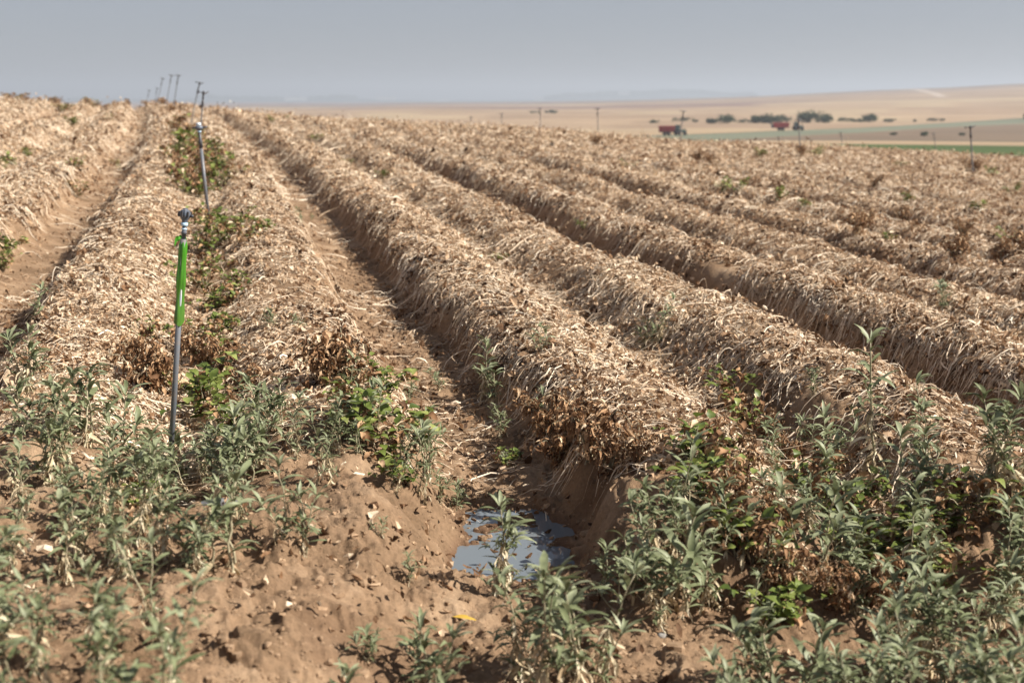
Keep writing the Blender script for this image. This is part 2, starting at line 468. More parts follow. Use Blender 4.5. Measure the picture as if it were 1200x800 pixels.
# ------------------------------------------------------------------ ground
def field_colours(x, y):
    r = np.hypot(x - CX, y)
    px = bearing_px(x, y)
    n = fbm(x / 90, y / 90, 3, 131)
    n2 = fbm(px / 160.0, np.log(np.maximum(r, 1)) * 5, 3, 141)
    def c(*v): return np.array(v, float)
    STR = c(.40, .285, .19)
    out = np.empty(x.shape + (3,)); out[:] = STR
    def put(w, col):
        w = np.clip(w, 0, 1)[..., None]; out[:] = out * (1 - w) + w * col
    e = r + 6 * n
    tan = c(.39, .28, .175)
    put(sstep(114, 119, r + 1.5 * n), tan)
    # bright green crop beyond the right hand end of the field
    put(sstep(116, 119, r + 2 * n) * sstep(228, 222, r + 2 * n) * sstep(880, 990, px + 25 * n), c(.078, .112, .036))
    # ploughed land, widening to the right
    top = np.interp(px, [780, 860, 1000, 1200, 1600], [262, 285, 372, 600, 900])
    put(sstep(258, 266, e) * sstep(top + 5, top - 5, e), c(.20, .145, .10))
    put(sstep(262, 268, e) * sstep(282, 274, e) * sstep(780, 860, px), c(.12, .10, .07))
    # grey green strip
    t2 = top + np.interp(px, [300, 780, 1200, 1600], [10, 85, 110, 110])
    put(sstep(top - 5, top + 5, e) * sstep(t2 + 6, t2 - 6, e) * sstep(560, 700, px), c(.185, .195, .135))
    put(sstep(t2 - 14, t2 - 6, e) * sstep(t2 + 6, t2, e) * sstep(640, 800, px), c(.12, .135, .09))
    # rolling stubble: long strips of pale straw, pinkish bare soil and fallow
    s = n2 + .5 * vnoise(np.log(np.maximum(r, 1)) * 9, px * 0 + .5, 151)
    w = sstep(-8, 8, e - np.maximum(t2, 420))
    put(w, c(.385, .275, .18))
    put(w * sstep(.1, .2, s), c(.335, .235, .155))
    put(w * sstep(-.15, -.3, s), c(.42, .315, .20))
    put(sstep(1250, 1300, e) * sstep(1750, 1650, e) * sstep(980, 860, px) * sstep(.0, .1, s + .25), c(.25, .165, .13))
    put(sstep(2100, 2250, e), c(.295, .212, .15))
    put(sstep(2300, 2500, e) * sstep(.0, .15, s), c(.25, .178, .135))
    # a pale dirt track climbing the far hill
    tr = np.interp(r, [1500, 2000, 2700, 3300], [1098, 1083, 1062, 1040])
    put(sstep(1500, 1700, r) * sstep(7, 4, np.abs(px - tr)) * sstep(3400, 3200, r), c(.52, .42, .33))
    put(sstep(6500, 7200, r), c(.10, .12, .10))
    return np.concatenate([out, np.ones(x.shape + (1,))], -1)

def build_ground():
    fine = np.radians(np.arange(-42, 42.01, .10))
    coarse = np.radians(np.concatenate([np.arange(-180, -70, 5.), np.arange(-70, -42, 1.5)]))
    az = np.concatenate([coarse, fine, -coarse[::-1][:-1]]) + YAW
    rr = np.concatenate([[.02, .3, .7], np.exp(np.arange(math.log(1.0), math.log(3.2), .02)),
                         np.exp(np.arange(math.log(3.2), math.log(14), .0034)),
                         np.exp(np.arange(math.log(14), math.log(130), .0052)),
                         np.exp(np.arange(math.log(130), math.log(12500), .014))])
    A, R = np.meshgrid(az, rr)
    x = CX + R * np.sin(A); y = R * np.cos(A)
    z = height(x, y)
    nr, na = x.shape
    V = np.stack([x, y, z], -1).reshape(-1, 3)
    i = np.arange(nr - 1)[:, None] * na; j = np.arange(na)[None, :]; k = (j + 1) % na
    F = np.stack([i + j, i + na + j, i + na + k, i + k], -1).reshape(-1, 4)[:, ::-1]
    col = field_colours(x, y)
    soil = 1 - sstep(20, 60, R) * (.25 + .75 * litter_mask(x, y))
    soil = soil * (1 - sstep(100, 116, R))
    u = row_u(x, y)
    wet = .85 * np.exp(-((z - ZW) / .035) ** 2) * np.exp(-((u - 1.66) / .75) ** 4 - ((y - 5.35) / 1.35) ** 4)
    wet = np.maximum(wet, .35 * sstep(.1, .35, fbm(x * 2.2, y * 2.2, 4, 161)) * sstep(9, 6, y))
    m = quad_mesh('ground', V, F, {'field_colour': col.reshape(-1, 4), 'soil': soil.ravel(), 'wet': np.clip(wet, 0, 1).ravel()}, M['ground'])
    tag(link('ground', m), kind='structure')

# the puddle's level: the wall of its hollow crossed by the shore seen at these columns
_yy = np.linspace(5.4, 6.3, 12)
_xx = 1.54 + .1 * (_yy - 5.5)
ZW = float(np.median(height(_xx, _yy, False))) + .055
build_ground()

def build_water():
    n = 40; R_ = 9
    V = []; F = []
    for i in range(R_ + 1):
        for j in range(n):
            a = j / n * 2 * pi; k = i / R_
            V.append((1.55 + .55 * k * cos(a) + .15 * k * sin(a), 5.86 + .92 * k * sin(a), ZW))
    for i in range(R_):
        for j in range(n):
            F.append((i * n + j, (i + 1) * n + j, (i + 1) * n + (j + 1) % n, i * n + (j + 1) % n))
    tag(link('puddle_water', quad_mesh('puddle_water', V, F, None, M['water'])), kind='structure')
build_water()

# ------------------------------------------------------------------ straw, dry leaves, clods (nobody could count them)
def polar_points(n, r0, r1, half=36, expo=1.0):
    """random points seen about evenly from the camera"""
    q = rng.random(n)
    r = r0 * (r1 / r0) ** q if expo == 1 else (r0 ** expo + q * (r1 ** expo - r0 ** expo)) ** (1 / expo)
    a = YAW + np.radians((rng.random(n) * 2 - 1) * half)
    return CX + r * np.sin(a), r * np.cos(a), r

def slope(x, y):
    e = .04
    gx = (height(x + e, y, False) - height(x - e, y, False)) / (2 * e)
    gy = (height(x, y + e, False) - height(x, y - e, False)) / (2 * e)
    return gx, gy

def build_stems(n_near, n_far):
    a = polar_points(n_near, 4.2, 13, 42, 1.3)
    b = polar_points(n_far, 12, 116, 32, .45)
    x = np.concatenate([a[0], b[0]]); y = np.concatenate([a[1], b[1]]); r = np.concatenate([a[2], b[2]])
    keep = rng.random(len(x)) < litter_mask(x, y)
    x, y, r = x[keep], y[keep], r[keep]
    n = len(x)
    sc = np.maximum(1, r / 11) ** .68
    gx, gy = slope(x, y)
    g = np.hypot(gx, gy)
    down = np.arctan2(-gy, -gx)
    ang = rng.random(n) * 2 * pi
    lateral = np.where(rng.random(n) < .5, 0, pi) + rng.normal(0, .45, n)
    pick = rng.random(n)
    dirn = np.where(pick < np.clip(g * 1.15, 0, .62), down + rng.normal(0, .5, n), np.where(pick < .82, lateral, ang))
    L = (rng.gamma(4.5, .045, n) * np.minimum(sc, 2.4) + .03) * (1 - .42 * sstep(.35, .8, g))
    W = rng.uniform(.003, .0068, n) * np.where(rng.random(n) < .22, 1.8, 1) * sc
    off = (rng.gamma(2.0, .009, n) + rng.random(n) * .05 * np.clip(g - .35, 0, 1)) * np.minimum(sc, 3)
    K = 5
    s = np.linspace(-.5, .5, K + 1)[None, :]
    bend = rng.normal(0, .75, n)[:, None]
    th = dirn[:, None] + bend * s * 2
    px = x[:, None] + np.cumsum(np.cos(th) * (L / K)[:, None], 1) - (np.cos(dirn) * L * .5)[:, None]
    py = y[:, None] + np.cumsum(np.sin(th) * (L / K)[:, None], 1) - (np.sin(dirn) * L * .5)[:, None]
    pz = height(px, py, False)
    arch = rng.gamma(1.6, .012, n) * np.minimum(sc, 3)
    # a stem does not hug every dip: blend the surface with the straight chord
    ch = pz[:, :1] + (pz[:, -1:] - pz[:, :1]) * (s + .5)
    stiff = rng.uniform(.2, .8, n)[:, None]
    pz = np.maximum(pz + .001, pz * (1 - stiff) + ch * stiff) + off[:, None] + arch[:, None] * (1 - (2 * s) ** 2) * np.where(rng.random(n) < .8, 1, -.3)[:, None]
    pz = pz + rng.normal(0, .006, pz.shape) * np.minimum(sc, 3)[:, None]
    wx = -np.sin(th); wy = np.cos(th)
    tap = np.array([.35, .9, 1, 1, .85, .3])[None, :] * W[:, None] * .5
    roll = rng.normal(0, .7, n)[:, None] + rng.normal(0, .3, (n, 1)) * s
    V = np.stack([np.stack([px - wx * tap * np.cos(roll), py - wy * tap * np.cos(roll), pz - tap * np.sin(roll)], -1),
                  np.stack([px + wx * tap * np.cos(roll), py + wy * tap * np.cos(roll), pz + tap * np.sin(roll)], -1)], 2)
    V = V.reshape(-1, 3)
    base = (np.arange(n) * (K + 1) * 2)[:, None] + (np.arange(K) * 2)[None, :]
    F = np.stack([base, base + 1, base + 3, base + 2], -1).reshape(-1, 4)
    patch = .16 * fbm(x * 1.2, y * 1.2, 3, 171) + .18 * fbm(x * 9, y * 9, 2, 172)
    tone = np.clip(rng.beta(3.2, 2.0, n) + patch, 0, 1)
    m = quad_mesh('straw_stems', V, F, {'tone': np.repeat(tone, (K + 1) * 2)}, M['stem'], True)
    tag(link('straw_litter', m), 'pale dry straw stems draped over the ridges of the harvested beds', 'straw', kind='stuff')
    return n

def build_leaves(n_near, n_far):
    a = polar_points(n_near, 4.2, 13, 42, 1.3)
    b = polar_points(n_far, 12, 117, 32, .45)
    x = np.concatenate([a[0], b[0]]); y = np.concatenate([a[1], b[1]]); r = np.concatenate([a[2], b[2]])
    _, aa, _, _ = rows(x, y)
    keep = rng.random(len(x)) < litter_mask(x, y) * (1 - .22 * sstep(.92, 1.14, aa)) + .012 * (r < 12)
    x, y, r = x[keep], y[keep], r[keep]
    n = len(x)
    sc = np.maximum(1, r / 11) ** .66
    size = rng.gamma(4, .0060, n) * sc * .5 + .006
    asp = rng.uniform(.35, .8, n)
    gx, gy = slope(x, y)
    nrm = np.stack([-gx, -gy, np.ones(n)], -1) + rng.normal(0, .9, (n, 3))
    nrm /= np.linalg.norm(nrm, axis=1)[:, None]
    t = rng.normal(0, 1, (n, 3)); t -= (t * nrm).sum(1)[:, None] * nrm; t /= np.linalg.norm(t, axis=1)[:, None]
    bt = np.cross(nrm, t)
    G = np.array([-1., 0, 1.])
    ii, jj = np.meshgrid(G, G, indexing='ij'); ii = ii.ravel(); jj = jj.ravel()
    prof = np.where(np.abs(ii) > .5, .35, 1.0)
    curl = rng.normal(0, .6, (n, 1)); fold = rng.normal(.25, .5, (n, 1))
    zl = curl * (ii ** 2)[None] + fold * np.abs(jj)[None] + rng.normal(0, .22, (n, 9))
    off = rng.gamma(1.7, .016, n) * np.minimum(sc, 3.2)
    z = height(x, y, False) + off
    C = np.stack([x, y, z], -1)
    V = (C[:, None] + size[:, None, None] * (ii[None, :, None] * t[:, None] + (jj * prof)[None, :, None] * asp[:, None, None] * bt[:, None] + zl[:, :, None] * nrm[:, None] * .6))
    V = V.reshape(-1, 3)
    q = np.array([(0, 1, 4, 3), (1, 2, 5, 4), (3, 4, 7, 6), (4, 5, 8, 7)])
    F = ((np.arange(n) * 9)[:, None, None] + q[None]).reshape(-1, 4)
    u, aa, tt, p = rows(x, y)
    side = sstep(.8, 1.18, aa) * .22  # shade of the ridge flanks, put into the leaf tone as a darker colour
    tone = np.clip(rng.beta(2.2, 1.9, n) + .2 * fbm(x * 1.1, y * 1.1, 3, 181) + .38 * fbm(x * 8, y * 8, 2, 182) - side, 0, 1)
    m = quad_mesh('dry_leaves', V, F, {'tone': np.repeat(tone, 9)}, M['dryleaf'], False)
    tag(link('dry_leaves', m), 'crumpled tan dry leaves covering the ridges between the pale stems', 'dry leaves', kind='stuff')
    return n

def build_clods(n):
    x, y, r = polar_points(n, 2.4, 16, 33, .9)
    lit = litter_mask(x, y)
    u, a, t, p = rows(x, y)
    pile = sstep(-.1, .35, fbm(x * 1.3, y * 1.3, 3, 191))
    bottom = np.exp(-((u - 1.6) / .5) ** 2)
    keep = rng.random(n) < (1 - lit) * (.30 + .70 * pile) * (.5 + .5 * bottom)
    x, y, r = x[keep], y[keep], r[keep]; n = len(x)
    s = np.clip(rng.lognormal(-5.25, .62, n), .002, .03) * np.maximum(1, r / 8)
    cube = np.array([(dx, dy, dz) for dz in (-1, 0, 1) for dy in (-1, 0, 1) for dx in (-1, 0, 1) if not (dx == dy == dz == 0)], float)
    idx = {tuple(c.astype(int)): i for i, c in enumerate(cube)}
    F0 = []
    for ax in range(3):
        for sg in (-1, 1):
            o1, o2 = [(1, 2), (2, 0), (0, 1)][ax]
            for p_ in (-1, 0):
                for q_ in (-1, 0):
                    def v(a_, b_):
                        w = [0, 0, 0]; w[ax] = sg; w[o1] = a_; w[o2] = b_; return idx[tuple(w)]
                    f = (v(p_, q_), v(p_ + 1, q_), v(p_ + 1, q_ + 1), v(p_, q_ + 1))
                    F0.append(f if sg > 0 else f[::-1])
    F0 = np.array(F0)
    S = cube / np.linalg.norm(cube, axis=1)[:, None] ** .75
    d = S[None] * (1 + rng.normal(0, .16, (n, 26, 1))) * rng.uniform(.65, 1.25, (n, 1, 3)) * np.array([1, 1, .8])
    an = rng.random(n) * 2 * pi; ca, sa = np.cos(an)[:, None], np.sin(an)[:, None]
    d = np.stack([d[..., 0] * ca - d[..., 1] * sa, d[..., 0] * sa + d[..., 1] * ca, d[..., 2]], -1)
    C = np.stack([x, y, height(x, y) + s * .02], -1)
    V = (C[:, None] + d * s[:, None, None]).reshape(-1, 3)
    F = ((np.arange(n) * 26)[:, None, None] + F0[None]).reshape(-1, 4)
    tag(link('soil_clods', quad_mesh('soil_clods', V, F, None, M['clod'], False)), 'crumbled brown soil clods strewn in the furrow and on the bare bank', 'soil clods', kind='stuff')
    return n

print('stems', build_stems(345000, 300000))
print('leaves', build_leaves(740000, 900000))
print('clods', build_clods(120000))

# ------------------------------------------------------------------ plants
def leaf_vf(base, azim, elev, L, W, droop, fold, twist=0.0, n=6, crumple=0.0, wpow=.8, rnd=None):
    s = np.linspace(0, 1, n + 1)
    e = elev - droop * s ** 1.2
    step = L / n
    h = np.concatenate([[0], np.cumsum(np.cos(e[:-1]) * step)]); v = np.concatenate([[0], np.cumsum(np.sin(e[:-1]) * step)])
    az = azim + twist * s * .6
    C = np.stack([np.cos(az) * h, np.sin(az) * h, v], -1) + base
    side = np.stack([-np.sin(az), np.cos(az), np.zeros_like(az)], -1)
    up = np.stack([-np.cos(az) * np.sin(e), -np.sin(az) * np.sin(e), np.cos(e)], -1)
    rot = twist * s
    sd = side * np.cos(rot)[:, None] + up * np.sin(rot)[:, None]
    upn = up * np.cos(rot)[:, None] - side * np.sin(rot)[:, None]
    w = W * .5 * np.maximum(np.sin(pi * np.clip(s, 0, 1) ** wpow), .07)
    Lf = C + sd * w[:, None] + upn * (w * fold)[:, None]
    Rt = C - sd * w[:, None] + upn * (w * fold)[:, None]
    V = np.stack([Lf, C, Rt], 1).reshape(-1, 3)
    if crumple: V = V + rnd.normal(0, crumple, V.shape)
    F = []
    for i in range(n):
        a = i * 3
        F += [(a, a + 1, a + 4, a + 3), (a + 1, a + 2, a + 5, a + 4)]
    return V, np.array(F)

def stem_curve(rnd, H, lean, n=9, wob=.012):
    az = rnd.random() * 2 * pi
    s = np.linspace(0, 1, n)
    P = np.stack([cos(az) * lean * s ** 1.6, sin(az) * lean * s ** 1.6, H * s], -1)
    P[1:] += np.cumsum(rnd.normal(0, wob, (n - 1, 3)) * [1, 1, .2], 0) * .5
    return P

def make_weed(seed, H=.5, stems=1, leafy=1.0, dry=.5):
    """upright weed: long grey green leaves in a tuft on top, pale withered leaves hanging below"""
    rnd = np.random.default_rng(seed)
    root = empty('weed')
    sq, lq, dq = Q(), Q(), Q()
    for k in range(stems):
        h = H * (1 if k == 0 else rnd.uniform(.5, .92))
        P = stem_curve(rnd, h, h * rnd.uniform(.08, .3) * (1 if k == 0 else 1.8))
        P[:, :2] += rnd.normal(0, .012 + .02 * (k > 0), 2)
        V, F = tube_vf(P, np.linspace(.0045, .0022, len(P)) * (1 + .5 * (H > .5)), 6)
        sq.add(V, F, rnd.random())
        cnt = max(7, int(h * 50 * leafy))
        ga = rnd.random() * 6
        for i in range(cnt):
            s = (i + .5) / cnt
            ga += 2.4 + rnd.normal(0, .3)
            q = s * (len(P) - 1); b = P[int(q)] + (P[min(int(q) + 1, len(P) - 1)] - P[int(q)]) * (q - int(q))
            cut = dry * .75
            for _ in range(2 if s < cut else 0):
                L = rnd.uniform(.04, .085); V, F = leaf_vf(b + rnd.normal(0, .006, 3), rnd.random() * 6.28, rnd.uniform(-1.4, -.5), L, L * rnd.uniform(.11, .22), rnd.uniform(.0, .8), rnd.uniform(.4, 1.3), rnd.normal(0, 1.2), 5, .0016, .8, rnd)
                if rnd.random() < .3 + .6 * dry: dq.add(V, F, float(np.clip(rnd.normal(.68, .22), 0, 1)))
            if s < cut and rnd.random() < .82:
                L = rnd.uniform(.045, .10) * (1 + .3 * H); W = L * rnd.uniform(.11, .2)
                V, F = leaf_vf(b, ga, rnd.uniform(-1.3, -.2), L, W, rnd.uniform(.3, 1.1), rnd.uniform(.3, 1.3), rnd.normal(0, 1.3), 5, .0016, .8, rnd)
                dq.add(V, F, float(np.clip(rnd.normal(.6, .25), 0, 1)))
            else:
                top = (s - cut) / (1 - cut + 1e-6) if s > cut else 0
                L = rnd.uniform(.055, .108) * (1.0 + .5 * math.sin(min(1, max(0, top)) * pi * .85)) * (.75 + .5 * H)
                W = L * rnd.uniform(.15, .235)
                V, F = leaf_vf(b, ga, rnd.uniform(.15, .85) + .35 * top, L, W, rnd.uniform(.5, 1.6), rnd.uniform(.15, .6), rnd.normal(0, .35), 6, .0008, .85, rnd)
                lq.add(V, F, float(np.clip(rnd.normal(.35 + .25 * top, .2), 0, 1)))
        # the tuft at the tip
        for i in range(6):
            L = rnd.uniform(.08, .135) * (.7 + .5 * H)
            V, F = leaf_vf(P[-1], rnd.random() * 6.28, rnd.uniform(.5, 1.25), L, L * rnd.uniform(.15, .22), rnd.uniform(.7, 1.7), rnd.uniform(.2, .6), rnd.normal(0, .3), 6, .0008, .85, rnd)
            lq.add(V, F, float(np.clip(rnd.normal(.62, .2), 0, 1)))
        # short side shoots
        for i in range(int(3 * leafy * h / .4)):
            s = rnd.uniform(.15, .85); b = P[int(s * (len(P) - 1))]; a = rnd.random() * 6.28
            l = rnd.uniform(.05, .12)
            tip = b + np.array([cos(a) * l * .8, sin(a) * l * .8, l * .75])
            V, F = tube_vf([b, (b + tip) / 2 + [0, 0, -.006], tip], [.0022, .0018, .0012], 4, False); sq.add(V, F, rnd.random())
            for _ in range(6):
                L = rnd.uniform(.035, .07)
                V, F = leaf_vf(tip - (tip - b) * rnd.random() * .5, rnd.random() * 6.28, rnd.uniform(.1, 1.1), L, L * rnd.uniform(.2, .3), rnd.uniform(.5, 1.5), .4, rnd.normal(0, .3), 5, .0008, .85, rnd)
                lq.add(V, F, float(np.clip(rnd.normal(.45, .2), 0, 1)))
    link('stem', sq.mesh('weed_stem', M['weedstem']), root)
    link('leaves', lq.mesh('weed_leaves', M['weedleaf']), root)
    if dq.n: link('withered_leaves', dq.mesh('weed_withered_leaves', M['weeddry']), root)
    return root

def make_leafy(seed, H=.2, spread=.22, shoots=7, withered=.3):
    """low clump of broad bright green leaves"""
    rnd = np.random.default_rng(seed)
    root = empty('leafy_plant')
    sq, lq, dq = Q(), Q(), Q()
    for k in range(shoots):
        a = rnd.random() * 6.28; rr = spread * math.sqrt(rnd.random())
        h = H * rnd.uniform(.45, 1)
        s = np.linspace(0, 1, 6)
        P = np.stack([cos(a) * rr * s, sin(a) * rr * s, h * np.sin(s * pi * .55)], -1) + rnd.normal(0, .006, (6, 3))
        V, F = tube_vf(P, np.linspace(.003, .0015, 6), 4, False); sq.add(V, F, rnd.random())
        for i in range(rnd.integers(9, 15)):
            t = rnd.uniform(.25, 1); b = P[min(5, int(t * 5.99))] + rnd.normal(0, .012, 3)
            L = rnd.uniform(.034, .07)
            if rnd.random() < withered:
                V, F = leaf_vf(b, rnd.random() * 6.28, rnd.uniform(-.6, .4), L, L * .5, rnd.uniform(.8, 1.8), rnd.uniform(.5, 1.3), rnd.normal(0, 1), 5, .003, .7, rnd)
                dq.add(V, F, float(np.clip(rnd.normal(.5, .25), 0, 1)))
            else:
                V, F = leaf_vf(b, rnd.random() * 6.28, rnd.uniform(-.1, .9), L, L * rnd.uniform(.55, .8), rnd.uniform(.3, 1.2), rnd.uniform(.1, .5), rnd.normal(0, .3), 5, .001, .62, rnd)
                lq.add(V, F, float(np.clip(rnd.normal(.5, .25), 0, 1)))
    link('stem', sq.mesh('leafy_stem', M['weedstem']), root)
    link('leaves', lq.mesh('leafy_leaves', M['greenleaf']), root)
    if dq.n: link('withered_leaves', dq.mesh('leafy_withered_leaves', M['brownleaf']), root)
    return root

def make_withered(seed, H=.3, spread=.2, shoots=10):
    """collapsed brown plant, crumpled leaves hanging from arching stems"""
    rnd = np.random.default_rng(seed)
    root = empty('withered_plant')
    sq, dq = Q(), Q()
    for k in range(shoots):
        a = rnd.random() * 6.28; rr = spread * rnd.uniform(.3, 1)
        h = H * rnd.uniform(.55, 1.05)
        s = np.linspace(0, 1, 7)
        P = np.stack([cos(a) * rr * s, sin(a) * rr * s, h * np.sin(s * pi * rnd.uniform(.45, .72))], -1) + rnd.normal(0, .008, (7, 3))
        V, F = tube_vf(P, np.linspace(.0035, .0016, 7), 4, False); sq.add(V, F, rnd.random())
        for i in range(rnd.integers(16, 26)):
            t = rnd.uniform(.2, 1); b = P[min(6, int(t * 6.99))] + rnd.normal(0, .012, 3)
            L = rnd.uniform(.03, .072)
            V, F = leaf_vf(b, rnd.random() * 6.28, rnd.uniform(-1.1, .2), L, L * rnd.uniform(.16, .38), rnd.uniform(.5, 1.5), rnd.uniform(.5, 1.5), rnd.normal(0, 1.3), 5, .003, .7, rnd)
            dq.add(V, F, float(np.clip(rnd.normal(.5, .27), 0, 1)))
    link('stem', sq.mesh('withered_stem', M['weedstem']), root)
    link('leaves', dq.mesh('withered_leaves', M['brownleaf']), root)
    return root

PROTO = {
    'tall': [make_weed(100 + i, .62, 1 + (i % 2), .9, .72) for i in range(6)],
    'mid': [make_weed(200 + i, .42, 2, 1.0, .8) for i in range(9)],
    'dryish': [make_weed(300 + i, .45, 3, 1.2, .85) for i in range(8)],
    'bushy': [make_weed(400 + i, .27, 3, 1.0, .42) for i in range(8)],
    'leafy': [make_leafy(500 + i, .2, .22, 8, .2) for i in range(5)],
    'fading': [make_leafy(600 + i, .24, .24, 8, .62) for i in range(4)],
    'withered': [make_withered(700 + i, .28, .2, 11) for i in range(5)],
}
PH_ = {'tall': .62, 'mid': .42, 'dryish': .45, 'bushy': .27, 'leafy': .2, 'fading': .24, 'withered': .28}
USED = set()
PLANTS = []           # (object, base px, py, patch, kind)

def plant(kind, x, y, h, patch):
    z = ground_z(x, y)
    protos = PROTO[kind]
    src = protos[random.randrange(len(protos))]
    if src.name not in USED:
        USED.add(src.name); o = src
    else:
        o = copy_tree(src)
    s = h / PH_[kind]
    o.location = (x, y, z - .012)
    o.rotation_euler = (random.gauss(0, .09), random.gauss(0, .09), random.random() * 6.28)
    o.scale = (s, s, s)
    tpx, tpy = project((x, y, z + h * .8))
    PLANTS.append((o, float(tpx), float(tpy), patch, kind, h))
    return o

def plant_px(kind, px, py, h, patch):
    x, y, z = at(px, py)
    return plant(kind, x, y, h, patch)

def patch_fill(patch, box, n, kinds, hr, mind=.07):
    """plants strewn over the ground inside a patch of the headland"""
    x0, y0, x1, y1 = box; got = []
    tries = 0
    while len(got) < n and tries < n * 40:
        tries += 1
        px = random.uniform(x0, x1); py = y0 + (y1 - y0) * random.random()
        x, y, z = at(px, py)
        if any(math.hypot(x - a, y - b) < mind for a, b in got): continue
        got.append((x, y))
        kd = random.choice(kinds); hh = random.uniform(*hr)
        if kd in ('fading', 'leafy', 'withered'): hh = min(hh, random.uniform(.18, .27))
        plant(kd, x, y, hh, patch)

# single weeds first
for k, px, py, h, patch in [
    ('tall', 1012, 575, .78, 'on the ridge end right of centre'),
    ('dryish', 588, 705, .42, 'rising in front of the puddle'),
    ('mid', 700, 800, .42, 'at the bottom edge below the puddle'),
    ('mid', 640, 835, .46, 'at the bottom edge below the puddle'),
    ('dryish', 615, 800, .40, 'at the bottom edge below the puddle'),
    ('bushy', 670, 800, .34, 'at the bottom edge below the puddle'),
    ('mid', 678, 850, .46, 'at the bottom edge below the puddle'),
    ('tall', 655, 790, .40, 'at the bottom edge below the puddle'),
    ('bushy', 735, 705, .24, 'on the wet right bank of the puddle'),
    ('bushy', 705, 700, .20, 'on the wet right bank of the puddle'),
    ('mid', 775, 735, .32, 'on the wet right bank of the puddle'),
    ('bushy', 758, 715, .22, 'on the wet right bank of the puddle'),
    ('bushy', 352, 650, .22, 'on the bare brown bank left of the puddle'),
    ('mid', 338, 640, .34, 'on the bare brown bank left of the puddle'),
    ('bushy', 448, 632, .08, 'on the bare brown bank left of the puddle'),
    ('bushy', 480, 672, .11, 'on the bare brown bank left of the puddle'),
    ('bushy', 432, 775, .15, 'on the bare brown bank left of the puddle'),
    ('bushy', 505, 810, .24, 'on the bare brown bank left of the puddle'),
    ('bushy', 520, 840, .26, 'on the bare brown bank left of the puddle'),
    ('bushy', 400, 840, .2, 'on the bare brown bank left of the puddle'),
    ('bushy', 515, 590, .16, 'on the trench edge above the puddle'),
    ('bushy', 535, 600, .15, 'on the trench edge above the puddle'),
    ('bushy', 592, 548, .10, 'on the trench edge above the puddle'),
    ('mid', 568, 470, .40, 'growing from the dark ridge flank beyond the puddle'),
    ('bushy', 578, 480, .26, 'growing from the dark ridge flank beyond the puddle'),
    ('bushy', 515, 462, .16, 'growing from the dark ridge flank beyond the puddle'),
    ('bushy', 588, 520, .20, 'growing from the dark ridge flank beyond the puddle'),
    ('bushy', 640, 500, .20, 'growing from the dark ridge flank beyond the puddle'),
    ('bushy', 640, 420, .18, 'on the straw ridges in the middle'),
    ('tall', 766, 412, .44, 'on the straw ridges in the middle'),
    ('bushy', 757, 415, .26, 'on the straw ridges in the middle'),
    ('bushy', 1104, 366, .28, 'on the straw ridges in the middle'),
    ('bushy', 955, 470, .16, 'on the straw ridges in the middle'),
    ('bushy', 930, 530, .2, 'on the straw ridges in the middle'),
    ('mid', 35, 392, .36, 'in the furrow left of the grey pole'),
    ('mid', 32, 470, .40, 'in the furrow left of the grey pole'),
    ('bushy', 130, 480, .12, 'in the furrow left of the grey pole'),
    ('dryish', 20, 480, .40, 'in the furrow left of the grey pole'),
    ('bushy', 350, 262, .16, 'low on the furrow floor right of the far pole'),
    ('bushy', 345, 256, .14, 'low on the furrow floor right of the far pole'),
    ('bushy', 365, 258, .10, 'low on the furrow floor right of the far pole'),
    ('bushy', 345, 395, .16, 'on the straw right of the grey pole'),
    ('bushy', 318, 390, .18, 'on the straw right of the grey pole'),
]: plant_px(k, px, py, h, patch)

patch_fill('around the foot of the grey pole', (165, 525, 275, 590), 11, ['bushy', 'bushy', 'mid'], (.16, .34), .09)
patch_fill('right of the grey pole', (275, 505, 400, 575), 12, ['bushy', 'mid', 'mid'], (.18, .34), .10)
patch_fill('on the bed end left of the furrow', (395, 470, 500, 585), 13, ['bushy', 'mid', 'bushy'], (.18, .32), .09)
patch_fill('below the left edge furrow', (-40, 510, 150, 600), 12, ['mid', 'dryish', 'dryish', 'bushy'], (.26, .46), .10)
patch_fill('on the left headland below the pole', (90, 610, 290, 690), 13, ['mid', 'dryish', 'dryish', 'bushy', 'mid'], (.2, .38), .10)
patch_fill('at the left edge of the headland', (-80, 610, 90, 720), 10, ['mid', 'dryish', 'tall'], (.24, .42), .10)
patch_fill('in the bottom left corner', (-80, 740, 190, 900), 17, ['mid', 'dryish', 'dryish', 'tall'], (.28, .42), .09)
patch_fill('in the shaded hollow right of the puddle', (760, 620, 870, 720), 9, ['bushy', 'mid', 'mid', 'dryish'], (.2, .4), .09)
patch_fill('on the right ridge end', (850, 560, 1010, 640), 12, ['mid', 'dryish', 'bushy', 'dryish', 'withered', 'fading'], (.22, .42), .10)
patch_fill('by the right edge ridge end', (1040, 560, 1260, 650), 14, ['mid', 'tall', 'dryish', 'dryish', 'fading'], (.3, .56), .10)
patch_fill('on the right headland', (870, 650, 1040, 760), 13, ['mid', 'bushy', 'dryish', 'leafy', 'withered'], (.18, .36), .10)
patch_fill('at the right edge of the headland', (1050, 660, 1280, 770), 15, ['mid', 'dryish', 'tall', 'dryish', 'fading'], (.28, .46), .09)
patch_fill('in the bottom right corner', (1060, 790, 1300, 930), 21, ['mid', 'dryish', 'mid', 'dryish', 'tall'], (.28, .42), .09)
patch_fill('along the bottom right edge', (850, 800, 1030, 900), 12, ['bushy', 'mid', 'bushy'], (.18, .32), .10)

